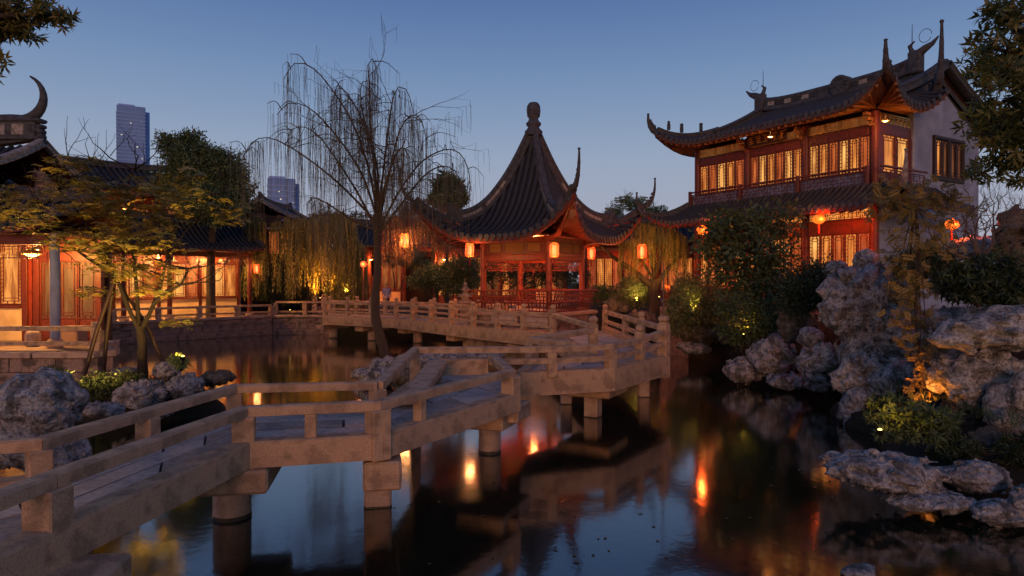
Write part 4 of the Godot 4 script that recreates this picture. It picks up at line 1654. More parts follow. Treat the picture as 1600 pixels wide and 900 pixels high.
	var yy := func(v: float) -> float: return EV + RH * (0.5 * v + 0.5 * v * v)
	var x_l := -L - 0.95
	var x_r := 1.2
	var lim := func(v: float) -> Vector2: return Vector2(lerpf(x_l, -L + 0.3, minf(1.0, v / 0.45)), lerpf(x_r, 0.2, minf(1.0, v / 0.45)))
	for sg in [1.0, -1.0]:
		var pt := func(a: float, v: float) -> Vector3:
			var e1 := maxf(0.0, 1.0 - (a - x_l) / 2.6)
			var e2 := maxf(0.0, 1.0 - (x_r - a) / 2.2)
			var e := pow(e1, 2.4) + pow(e2, 2.4)
			var z := lerpf(1.45, -4.2, v) + 0.35 * e * (1.0 - v)
			return Vector3(a, yy.call(v) + 0.75 * e * pow(1.0 - v, 2.0), z if sg > 0 else -8.4 - z)
		roof_face(t, lim, pt, 0.25, 0.085, 1.0, sg > 0, sg > 0, 13, mats.eave_wood)
		if sg > 0:
			for i in 34:
				var a := lerpf(x_l + 0.2, x_r - 0.2, i / 33.0)
				var e: Vector3 = pt.call(a, 0.01)
				var rm := M.new()
				rm.beam(e - Vector3(0, 0.19, 0), Vector3(clampf(a, -L, 0.0), EV + 0.12, 0.05), 0.07, 0.08)
				part(t, "rafter", rm, mats.carving)
	# hipped skirts at both ends
	for s in 2:
		var xe: float = x_r if s == 0 else x_l
		var xi: float = 0.2 if s == 0 else -L + 0.3
		var zb := -2.0 if s == 0 else -9.8
		var lm := func(v: float) -> Vector2: return Vector2(zb if s == 0 else lerpf(zb, -7.3, minf(1.0, v / 0.45)), lerpf(1.45, -1.12, minf(1.0, v / 0.45)))
		var pt := func(a: float, v: float) -> Vector3:
			var e1 := maxf(0.0, 1.0 - (a - zb) / 1.6)
			var e2 := maxf(0.0, 1.0 - (1.45 - a) / 2.0)
			var e := pow(e1, 2.4) + pow(e2, 2.4)
			return Vector3(lerpf(xe, xi, v / 0.45) + (0.3 if s == 0 else -0.3) * e * (1.0 - v / 0.45), yy.call(v) + 0.75 * e * pow(1.0 - v, 2.0), a)
		roof_face(t, lm, pt, 0.25, 0.085, 0.45, s == 0, s == 0, 5, mats.eave_wood)
		if s == 0:
			for i in 15:
				var a := lerpf(-1.85, 1.3, i / 14.0)
				var e: Vector3 = pt.call(a, 0.01)
				var rm := M.new()
				rm.beam(e - Vector3(0, 0.19, 0), Vector3(0.05, EV + 0.12, clampf(a, -2.4, -0.1)), 0.07, 0.08)
				part(t, "rafter", rm, mats.carving)
	var hip := func(xe: float, xi: float, ze: float, zi: float, up: float, rise: float, reach: float) -> void:
		var p := []
		for i in 11:
			var v := 0.45 * (1.0 - i / 10.0)
			var q := v / 0.45
			p.append(Vector3(lerpf(xe, xi, q), yy.call(v) + up * pow(1.0 - q, 2.6) + 0.03, lerpf(ze, zi, q)))
		ridge_band(t, "hip_ridge", p, 0.26, 0.42, 0.3, mats.ridge_clay)
		flying_tip(t, p[-1] + Vector3(0, 0.05, 0), Vector3(xe - xi, 0, ze - zi), reach, rise, 0.15, mats.ridge_clay)
		var om := M.new()
		for i in [3, 6, 8]:
			om.box(p[i] + Vector3(0, 0.5, 0), Vector3(0.12, 0.3, 0.16), 0.04, Basis(Vector3.UP, i))
			om.box(p[i] + Vector3(0, 0.7, 0), Vector3(0.16, 0.14, 0.12), 0.04, Basis(Vector3.UP, i + 0.6))
		part(t, "ridge_beast", om, mats.ridge_clay)
	hip.call(x_r + 0.1, 0.2, 1.6, -1.12, 0.75, 0.85, 0.4)
	hip.call(x_l - 0.1, -L + 0.3, 1.6, -1.12, 0.75, 0.75, 0.4)
	hip.call(1.15, 0.25, -1.95, -3.0, 1.0, 1.9, 0.35)
	# gable verges with a plaster frieze, then the main ridge with its medallion
	for s in 2:
		for sg in [1.0, -1.0]:
			var p := []
			for i in 11:
				var v := lerpf(1.0, 0.4 if (sg > 0 or s == 1) else 0.0, i / 10.0)
				var z := lerpf(1.45, -4.2, v)
				p.append(Vector3(0.3 if s == 0 else -L + 0.2, yy.call(v) + 0.05, z if sg > 0 else -8.4 - z))
			ridge_band(t, "verge", p, 0.34, 0.36, 0.34, mats.ridge_clay)
	var rp := []
	for i in 17:
		var e := absf(i / 8.0 - 1.0)
		rp.append(Vector3(lerpf(-L + 0.1, -0.85, i / 16.0), EV + RH - 0.05 + 0.22 * pow(e, 4.0), -4.2))
	ridge_band(t, "main_ridge", rp, 0.34, 0.64, 0.64, mats.ridge_clay)
	for i in range(1, 15):
		if i == 7 or i == 8:
			continue
		var pm := M.new()
		pm.beam((rp[i] as Vector3).lerp(rp[i + 1], 0.12) + Vector3(0, 0.34, 0), (rp[i] as Vector3).lerp(rp[i + 1], 0.88) + Vector3(0, 0.34, 0), 0.27, 0.2, 0.01)
		part(t, "ridge_panel", pm, mats.ridge_plaster if i % 2 else mats.tile)
	var md := M.new()
	var disc := []
	for i in 20:
		disc.append([0.42 + 0.0 * i, 0])
	md.tube([Vector3(-3.9, EV + RH + 0.36, -4.42), Vector3(-3.9, EV + RH + 0.36, -3.98)], [0.46], 20)
	for i in 12:
		var g := TAU * i / 12
		md.box(Vector3(-3.9 + cos(g) * 0.36, EV + RH + 0.36 + sin(g) * 0.36, -3.96), Vector3(0.1, 0.1, 0.06), 0.02, Basis(Vector3.BACK, g))
	md.box(Vector3(-3.9, EV + RH + 0.36, -3.96), Vector3(0.3, 0.3, 0.06), 0.03, Basis(Vector3.BACK, 0.78))
	part(t, "medallion", md, mats.ridge_clay)
	for s in 2:
		var x := -0.8 if s == 0 else -L + 0.1
		var d := 1.0 if s == 0 else -1.0
		var om := M.new()
		om.box(Vector3(x, EV + RH + 0.55, -4.2), Vector3(0.5, 0.9, 0.4), 0.06)
		om.tube([Vector3(x, EV + RH + 0.8, -4.2), Vector3(x + d * 0.35, EV + RH + 1.0, -4.2), Vector3(x + d * 0.62, EV + RH + 1.12, -4.2), Vector3(x + d * 0.85, EV + RH + 1.34, -4.2)], [0.2, 0.16, 0.1, 0.03], 6)
		om.tube([Vector3(x - d * 0.1, EV + RH + 0.9, -4.2), Vector3(x - d * 0.25, EV + RH + 1.25, -4.2), Vector3(x - d * 0.05, EV + RH + 1.4, -4.2)], [0.12, 0.08, 0.03], 6)
		part(t, "ridge_dragon", om, mats.ridge_clay)
		var ro := M.new()
		ro.tube([Vector3(x - d * 0.15, EV + RH + 0.9, -4.2), Vector3(x - d * 0.15, EV + RH + 2.1, -4.2)], [0.022, 0.01], 5)
		var lp := []
		for i in 14:
			var g := TAU * i / 14
			lp.append(Vector3(x + d * 0.35 + cos(g) * 0.24, EV + RH + 1.5 + sin(g) * 0.26, -4.2))
		ro.tube(lp, [0.012], 4, false)
		part(t, "lightning_rod", ro, mats.iron)
	# ---- lower roof, a skirt along the front and round the near corner
	var ly := func(v: float) -> float: return 5.72 + 0.82 * (0.6 * v + 0.4 * v * v)
	var xl2 := -L - 1.2
	var lim2 := func(v: float) -> Vector2: return Vector2(lerpf(xl2, -L + 0.1, v), lerpf(1.9, 0.62, v))
	var pt2 := func(a: float, v: float) -> Vector3:
		var e := pow(maxf(0.0, 1.0 - (a - xl2) / 1.8), 2.4) + pow(maxf(0.0, 1.0 - (1.9 - a) / 1.8), 2.4)
		return Vector3(a, ly.call(v) + 0.55 * e * pow(1.0 - v, 2.0), lerpf(1.9, 0.58, v) + 0.2 * e * (1.0 - v))
	roof_face(t, lim2, pt2, 0.25, 0.085, 1.0, true, true, 5, mats.lacquer)
	var lim3 := func(v: float) -> Vector2: return Vector2(-2.9, lerpf(1.9, 0.6, v))
	var pt3 := func(a: float, v: float) -> Vector3:
		var e := pow(maxf(0.0, 1.0 - (1.9 - a) / 1.8), 2.4)
		return Vector3(lerpf(1.9, 0.6, v) + 0.2 * e * (1.0 - v), ly.call(v) + 0.55 * e * pow(1.0 - v, 2.0), a)
	roof_face(t, lim3, pt3, 0.25, 0.085, 1.0, true, true, 5, mats.lacquer)
	for i in 30:
		var a := lerpf(xl2 + 0.3, 1.7, i / 29.0)
		var e: Vector3 = pt2.call(a, 0.02)
		var rm := M.new()
		rm.beam(e - Vector3(0, 0.19, 0), Vector3(clampf(a, -L, 0.0), 5.98, 0.05), 0.06, 0.07)
		part(t, "rafter", rm, mats.lacquer)
	for s in 2:
		var p := []
		for i in 8:
			var v := 1.0 - i / 7.0
			var e := pow(1.0 - v, 2.4)
			p.append(Vector3(lerpf(2.05, 0.6, v) if s == 0 else lerpf(xl2 - 0.15, -L + 0.1, v), ly.call(v) + 0.5 * e, lerpf(2.05, 0.58, v)))
		ridge_band(t, "hip_ridge", p, 0.22, 0.28, 0.22, mats.ridge_clay)
		flying_tip(t, p[-1] + Vector3(0, 0.04, 0), p[-1] - p[-2], 0.35, 0.95, 0.12, mats.ridge_plaster if s == 0 else mats.ridge_clay)
	# red stall rail and steps side: the ground-floor gallery rail on the left
	var gr := part(t, "gallery_rail", fret(3.4, 0.8, 0.2, 0.03), mats.lacquer)
	gr.position = Vector3(-L - 0.4, G + 0.02, 1.55)
	var grh := M.new()
	grh.box(Vector3(-L + 1.3, G + 0.9, 1.55), Vector3(3.5, 0.08, 0.12), 0.015)
	part(t, "handrail", grh, mats.lacquer)
	# two hidden-from-rain lamps' glow comes from the lit rooms: soft area lights just before the panes
	for e in [[-4.1, 3.9, 0.14, 0.0, 7.6, 2.4, 1.5], [-4.1, 7.75, 0.14, 0.0, 7.6, 1.2, 0.14], [0.2, 7.8, -1.2, PI / 2, 1.7, 1.3, 0.5]]:
		var al := AreaLight3D.new()
		al.name = "window_light"
		al.area_size = Vector2(e[4], e[5])
		al.light_energy = e[6]
		al.light_color = c8(255, 150, 74)
		al.area_range = 30.0
		al.shadow_enabled = true
		t.add_child(al, true)
		al.transform = Transform3D(Basis(Vector3.UP, e[3]) * Basis(Vector3.UP, PI), Vector3(e[0], e[1], e[2]))


# ---------------------------------------------------------------- banks, terraces, buildings round the pond

func block_wall(root: Node3D, a: Vector3, b: Vector3, y0: float, courses: int, ch: float, bl: float, thick := 0.3) -> void:
	var d := b - a
	d.y = 0
	var l := d.length()
	d = d.normalized()
	var s := Vector3.UP.cross(d)
	var n := maxi(1, int(round(l / bl)))
	for c in courses:
		var x := 0.0
		while x < l - 0.02:
			var w := bl * R.randf_range(0.8, 1.2)
			if x == 0.0 and c % 2:
				w *= 0.5
			if l - x - w < bl * 0.4:
				w = l - x
			var m := M.new()
			m.box(Vector3(a.x, y0 + (c + 0.5) * ch, a.z) + d * (x + w / 2) + s * R.randf_range(-0.012, 0.012), Vector3(w - 0.012, ch - 0.01, thick), 0.012, Basis(d, Vector3.UP, -s if d.cross(Vector3.UP).dot(-s) > 0 else s))
			part(root, "stone_block", m, mats.blockwork, true)
			x += w


func terrace(label: String, poly: Array, y: float, walls: Array, courses: int) -> Node3D:
	var t := thing("stone_terrace", label, "terrace", Vector3(poly[0].x, 0, -poly[0].y))
	var p := []
	for e in poly:
		p.append(Vector2(e.x, -e.y))
	var m := M.new()
	var pp := PackedVector2Array(p)
	var tri := Geometry2D.triangulate_polygon(pp)
	for i in range(0, tri.size(), 3):
		m.face([Vector3(p[tri[i]].x, y, p[tri[i]].y), Vector3(p[tri[i + 1]].x, y, p[tri[i + 1]].y), Vector3(p[tri[i + 2]].x, y, p[tri[i + 2]].y)], Vector3.UP)
	for i in p.size():
		var j := (i + 1) % p.size()
		m.face([Vector3(p[i].x, -1, p[i].y), Vector3(p[j].x, -1, p[j].y), Vector3(p[j].x, y, p[j].y), Vector3(p[i].x, y, p[i].y)])
	part(t, "pavement", m, mats.paving, true)
	for w in walls:
		var a := Vector3(w[0].x, 0, -w[0].y)
		var b := Vector3(w[1].x, 0, -w[1].y)
		var ch := (y + 0.25) / courses
		block_wall(t, a, b, -0.3, courses, ch, 1.3)
		var s := (b - a).normalized().cross(Vector3.UP)
		var n := int(a.distance_to(b) / 1.7) + 1
		for i in n:
			var c := M.new()
			c.beam(a.lerp(b, float(i) / n) + Vector3(0, y + 0.03, 0), a.lerp(b, float(i + 1) / n - 0.004) + Vector3(0, y + 0.03, 0), 0.5, 0.15, 0.02)
			part(t, "coping_stone", c, mats.granite_warm, true)
	return t


func low_rail(label: String, pts: Array, y: float, h := 0.72, gap := 1.8, low := true) -> void:
	var t := thing("stone_balustrade", label, "balustrade", Vector3(pts[0].x, y, -pts[0].y))
	for i in pts.size() - 1:
		var k := maxi(1, int(round((pts[i] as Vector2).distance_to(pts[i + 1]) / gap)))
		for j in range(0 if i == 0 else 1, k + 1):
			bridge_post(t, (pts[i] as Vector2).lerp(pts[i + 1], float(j) / k), pts[i + 1] - pts[i], y, y + h - 0.02, 0.24)
	var q := []
	for p in pts:
		q.append(V3(p.x, p.y))
	stretch(t, "rail", q, y + h + 0.09, 0.2, 0.12)
	if low:
		stretch(t, "rail", q, y + 0.3, 0.14, 0.1)


func build_setting() -> void:
	# pond outline (x, depth)
	var shore := [Vector2(-12, -2), Vector2(8, -2), Vector2(9.5, 6), Vector2(9.2, 8.6), Vector2(9.4, 11.5), Vector2(9.6, 14), Vector2(9.6, 17), Vector2(9.4, 20.6), Vector2(8.0, 22.8), Vector2(8.0, 27), Vector2(7.2, 30.5), Vector2(4.8, 32), Vector2(3.2, 33.4), Vector2(0.8, 34.6), Vector2(-2, 38.5), Vector2(-6, 40.5), Vector2(-10, 41), Vector2(-13.2, 41.6), Vector2(-14.6, 41.2), Vector2(-20.6, 34.2), Vector2(-22, 30), Vector2(-18.4, 24), Vector2(-13, 20.8), Vector2(-10.9, 18), Vector2(-22, 17.9), Vector2(-20, 8)]
	var big := 900.0
	var poly := PackedVector2Array()
	for p in shore:
		poly.append(Vector2(p.x, -p.y))
	# outside the pond: cut into four fields along lines from the shore outward
	var outer := [Vector2(-big, big), Vector2(big, big), Vector2(big, -big), Vector2(-big, -big)]
	var pick := [0, 1, 8, 19]
	var g := M.new()
	for k in 4:
		var a: int = pick[k]
		var b: int = pick[(k + 1) % 4]
		var q := PackedVector2Array()
		var i := a
		while true:
			q.append(poly[i])
			if i == b:
				break
			i = (i + 1) % poly.size()
		q.append(outer[(k + 1) % 4])
		q.append(outer[k])
		var tri := Geometry2D.triangulate_polygon(q)
		for n in range(0, tri.size(), 3):
			g.face([Vector3(q[tri[n]].x, 0.95, q[tri[n]].y), Vector3(q[tri[n + 1]].x, 0.95, q[tri[n + 1]].y), Vector3(q[tri[n + 2]].x, 0.95, q[tri[n + 2]].y)], Vector3.UP)
	structure("ground", g, mats.soil)
	var bk := M.new()
	for i in poly.size():
		var j := (i + 1) % poly.size()
		bk.face([Vector3(poly[i].x, -1.2, poly[i].y), Vector3(poly[j].x, -1.2, poly[j].y), Vector3(poly[j].x, 0.95, poly[j].y), Vector3(poly[i].x, 0.95, poly[i].y)])
	structure("pond_bank", bk, mats.soil)
	var w := M.new()
	w.face([Vector3(-40, 0, 6), Vector3(20, 0, 6), Vector3(20, 0, -60), Vector3(-40, 0, -60)], Vector3.UP)
	structure("pond_water", w, mats.water)
	# earth mound under the rockery on the right, and behind the pavilion
	for e in [[Vector3(13.2, 0.6, -17.0), Vector3(4.0, 1.9, 7.0)], [Vector3(12.5, 0.6, -28.0), Vector3(4.2, 1.7, 8.0)], [Vector3(8.6, -0.1, -11.6), Vector3(1.9, 0.75, 2.0)], [Vector3(9.0, -0.1, -14.8), Vector3(1.6, 1.0, 2.4)], [Vector3(6.5, 0.6, -38.0), Vector3(6.0, 1.5, 5.0)], [Vector3(-4.0, 0.5, -46.5), Vector3(9.0, 1.0, 6.0)]]:
		var m := M.new()
		var rows := []
		for i in 9:
			var ring := PackedVector3Array()
			var an := PI * 0.5 * i / 8.0
			for j in 28:
				var b := TAU * j / 28
				var k := 1.0 + 0.1 * sin(j * 2.3 + i)
				ring.append(e[0] + Vector3(cos(b) * cos(an) * e[1].x * k, sin(an) * e[1].y, -sin(b) * cos(an) * e[1].z * k))
			rows.append(ring)
		m.grid(rows, true)
		structure("earth_mound", m, mats.soil)


func build_left() -> void:
	terrace("near stone terrace of large blocks at the left edge of the pond", [Vector2(-10.8, 18), Vector2(-24, 18), Vector2(-24, 26), Vector2(-17, 26), Vector2(-12.6, 20.6)], 1.25, [[Vector2(-24, 17.85), Vector2(-10.8, 17.85)], [Vector2(-10.75, 18), Vector2(-12.6, 20.6)]], 4)
	terrace("far stone quay below the lit corridor across the water", [Vector2(-13.2, 41.3), Vector2(-14.6, 41.0), Vector2(-20.5, 34.2), Vector2(-24, 36), Vector2(-20, 45), Vector2(-12, 45)], 1.08, [[Vector2(-20.5, 34.1), Vector2(-14.5, 40.9)], [Vector2(-14.4, 41.0), Vector2(-10.6, 41.2)]], 4)
	low_rail("low stone rail on the near left terrace beside the pale column", [Vector2(-21, 18.1), Vector2(-11.05, 18.1), Vector2(-12.4, 20.2)], 1.3, 0.62, 3.0)
	low_rail("low stone rail along the far quay in front of the lit corridor", [Vector2(-20.3, 34.6), Vector2(-14.6, 41.2)], 1.12, 0.62, 2.2)
	low_rail("low rail on the quay to the right of the corridor, under the yellow willow", [Vector2(-14.4, 41.4), Vector2(-10.9, 41.6)], 1.12, 0.8, 1.7)
	gallery("left_hall", "hall at the left edge with yellow wall panels and a curved roof ridge", Vector3(-28.35, 1.25, -20.6), 0.0, {"length": 12.4, "depth": 4.2, "height": 4.5, "rise": 1.75, "over": 1.3, "setback": 1.7, "wood": "lacquer_dark", "column": "lacquer", "bays": ["wall", "window", "window", "window", "window"], "singly": true, "spacing": 0.3, "verge": 0.35, "lift": 0.5, "verge_material": "ridge_plaster", "panes": ["pane_peach", "pane_red", "pane_amber"], "gable": "lacquer"})
	gallery("entrance_porch", "small open porch with a pale stone column beside the left hall", Vector3(-15.5, 1.25, -20.0), 0.0, {"length": 2.05, "depth": 2.6, "height": 3.35, "rise": 1.0, "over": 0.7, "setback": 2.2, "bays": ["leaves"], "panes": ["pane_dim", "pane_red"], "column": "plaster_white", "gable_walls": false, "spacing": 0.3})
	# the curling ridge end of the left hall is its own ornament on the ridge
	var t := get_node("left_hall") as Node3D
	var m := M.new()
	var bx := Vector3(12.55, 4.5 + 1.75 + 0.4, -2.1)
	m.box(bx + Vector3(-0.75, 0.35, 0), Vector3(1.5, 0.55, 0.3), 0.03)
	m.box(bx + Vector3(-0.7, 0.66, 0), Vector3(1.8, 0.1, 0.42), 0.03)
	m.box(bx + Vector3(-0.7, 0.06, 0), Vector3(1.7, 0.12, 0.42), 0.03)
	for i in 4:
		m.box(bx + Vector3(0.12, 0.12 + i * 0.17, 0), Vector3(0.2 - 0.02 * (i % 2), 0.12, 0.3), 0.03)
	var cp := []
	var cr := []
	for i in 12:
		var s := i / 11.0
		var an := -1.45 + s * 2.55
		cp.append(bx + Vector3(-0.62 + cos(an) * 0.82, 1.44 + sin(an) * 0.78, 0))
		cr.append(lerpf(0.19, 0.03, pow(s, 1.4)))
	m.tube(cp, cr, 8)
	m.tube([bx + Vector3(-1.6, 0.72, 0), bx + Vector3(-0.9, 0.72, 0), cp[0], cp[1]], [0.14, 0.16, 0.19, 0.19], 8)
	part(t, "curled_ridge_end", m, mats.ridge_clay)
	for i in 2:
		var pn := M.new()
		pn.box(bx + Vector3(-1.2 + i * 0.62, 0.35, 0), Vector3(0.42, 0.38, 0.34), 0.03)
		part(t, "ridge_panel", pn, mats.ridge_plaster)
	gallery("waterside_corridor", "long waterside corridor with yellow wall panels and red lattice windows", Vector3(-22.1, 1.1, -34.2), deg_to_rad(49.0), {"length": 9.4, "depth": 3.4, "height": 3.85, "rise": 1.65, "over": 0.9, "setback": 1.5, "wood": "lacquer_dark", "bays": ["leaves", "window", "window", "window"], "spacing": 0.3, "lift": 0.15})
	gallery("tall_rear_hall", "tall dark-roofed hall behind the corridor, its eave lit from below", Vector3(-30.2, 1.1, -33.4), deg_to_rad(49.0), {"length": 15.0, "depth": 5.5, "height": 7.3, "rise": 1.9, "over": 1.1, "setback": 0.6, "wood": "lacquer_dark", "bays": ["wall", "wall", "wall", "wall", "wall"], "spacing": 0.36, "verge_material": "ridge_plaster"})
	var gh := gallery("gabled_house", "house with a curved gable and a small lit window above the quay", Vector3(-14.3, 1.1, -47.5), deg_to_rad(90.0), {"length": 6.0, "depth": 6.4, "height": 5.6, "rise": 1.9, "over": 0.5, "setback": 0.2, "bays": ["wall", "wall"], "spacing": 0.36, "verge_material": "ridge_plaster", "gable": "wood_dark", "hung": false})
	for j in 2:
		put_leaf(gh, Transform3D(Basis(Vector3.UP, -PI / 2), Vector3(-0.24, 4.0, -2.6 + j * 0.8)), 0.73, 1.6, 0.0, ["pane_peach", "pane_amber"][j], "lacquer_dark")
	var pr := M.new()
	pr.beam(Vector3(-0.55, 5.75, -3.2), Vector3(-0.55, 5.75, -0.4), 0.9, 0.14, 0.03)
	part(gh, "window_hood", pr, mats.ridge_plaster)
	var rl := part(gh, "window_rail", fret(2.2, 0.5, 0.16, 0.03), mats.lacquer)
	rl.transform = Transform3D(Basis(Vector3.UP, -PI / 2), Vector3(-0.5, 3.4, -3.2))
	gallery("garden_hall", "long dark garden hall across the back behind the willows, warmly lit inside", Vector3(-14.5, 1.3, -56.0), 0.0, {"length": 19.0, "depth": 5.0, "height": 4.7, "rise": 1.9, "over": 1.0, "setback": 1.6, "wood": "lacquer_dark", "bays": ["leaves", "window", "open", "leaves", "leaves", "leaves", "window"], "spacing": 0.4, "panes": ["pane_peach", "pane_dim", "pane_amber", "pane_dim"]})
	gallery("red_gallery", "red gallery with lit doors between the pavilion and the tall hall", Vector3(4.6, 1.9, -42.0), deg_to_rad(-8.0), {"length": 6.6, "depth": 3.0, "height": 3.5, "rise": 1.4, "over": 0.8, "setback": 0.9, "wood": "lacquer", "bays": ["leaves", "leaves", "leaves"], "spacing": 0.36, "panes": ["pane_peach", "pane_amber", "pane_red", "pane_peach"]})
	# far towers
	for e in [[187, 232, 172, 420.0, "tall glass office tower on the skyline beyond the left roofs", 34], [420, 467, 283, 360.0, "shorter dark tower on the skyline behind the bare willow", 14]]:
		var z: float = e[3]
		var x0: float = (e[0] - 800) / F * z
		var x1: float = (e[1] - 800) / F * z
		var h: float = EYE + (440 - e[2]) / F * z
		var tw := thing("office_tower", e[4], "skyscraper", Vector3((x0 + x1) / 2, 0, -z), atan2(-(x0 + x1) / 2, z))
		var wd := x1 - x0
		var bm := M.new()
		bm.box(Vector3(-wd * 0.06, h / 2, 0), Vector3(wd * 0.86, h, 20), 0.4)
		part(tw, "wall", bm, mats.tower_glass)
		var sm := M.new()
		sm.box(Vector3(wd * 0.42, h / 2 - 1.0, -2), Vector3(wd * 0.16, h - 2.0, 16), 0.3)
		part(tw, "side_fin", sm, mats.tower_band)
		var fm := M.new()
		var fl: int = e[5]
		for i in fl:
			fm.box(Vector3(-wd * 0.06, h * (0.3 + 0.68 * i / fl), 0), Vector3(wd * 0.86 + 0.5, 0.5, 20.5))
		part(tw, "floor_band", fm, mats.tower_band)
		var rp_ := M.new()
		rp_.box(Vector3(-wd * 0.2, h + 0.6, 0), Vector3(wd * 0.5, 1.6, 14), 0.2)
		rp_.box(Vector3(wd * 0.3, h + 0.3, 0), Vector3(wd * 0.12, 1.0, 8), 0.2)
		part(tw, "roof_plant", rp_, mats.tower_band)
		for i in 5:
			var lm := M.new()
			lm.box(Vector3(R.randf_range(-0.42, 0.3) * wd, h * (0.62 + 0.3 * R.randf()), 10.03), Vector3(R.randf_range(0.4, 0.9), 0.5, 0.1))
			part(tw, "lit_window", lm, mats.office_light)
	# lamps of the left side
	ceiling_lamp("brass ceiling lamp glowing yellow under the eave of the left hall", at(50, 397, 20.6) + Vector3(0, 0.0, 0), 10.0, Color(1.0, 0.74, 0.38), 1.25)
	var lc := ["leftmost", "second from the left", "third from the left"]
	for i in 3:
		ceiling_lamp("small ceiling lamp inside the waterside corridor, %s of three" % lc[i], Vector3(-22.1 + 0.655 * (1.4 + i * 3.0) - 0.756 * 0.7, 4.55, -34.2 - 0.756 * (1.4 + i * 3.0) - 0.655 * 0.7), 15.0, Color(1.0, 0.72, 0.4), 0.6)
	ceiling_lamp("small lamp tucked under the high eave of the tall rear hall", Vector3(-21.9, 7.3, -38.4), 7.0, Color(1.0, 0.56, 0.22), 0.8)
	for i in 3:
		ceiling_lamp("warm lamp in the garden hall, %s bay" % ["left", "middle", "right"][i], Vector3(-11.5 + i * 6.0, 5.0, -55.4), 14.0, Color(1.0, 0.55, 0.26), 0.9)
	ceiling_lamp("lamp under the eave of the red gallery behind the pavilion", Vector3(7.6, 4.9, -41.9), 6.0, Color(1.0, 0.42, 0.18), 0.7)
	ceiling_lamp("lamp in the roof of the open porch beside the pale column", Vector3(-14.6, 4.2, -20.9), 5.0, Color(1.0, 0.64, 0.34), 0.6)
	tube_lantern("small warm lantern at the right end of the waterside corridor", at(401, 420, 41.2), 0.95, 0.5, 3.0)


# ---------------------------------------------------------------- rocks

func px_boulder(label: String, px: float, py: float, rx: float, ry: float, depth: float, deep := 0.9, material := "rock", amp := 0.2, cells := 24, hole := 0, flat := 0.0) -> void:
	var k := depth / F
	boulder(label, at(px, py, depth), Vector3(rx * k, ry * k, rx * k * deep), material, amp, "", cells, flat, hole)


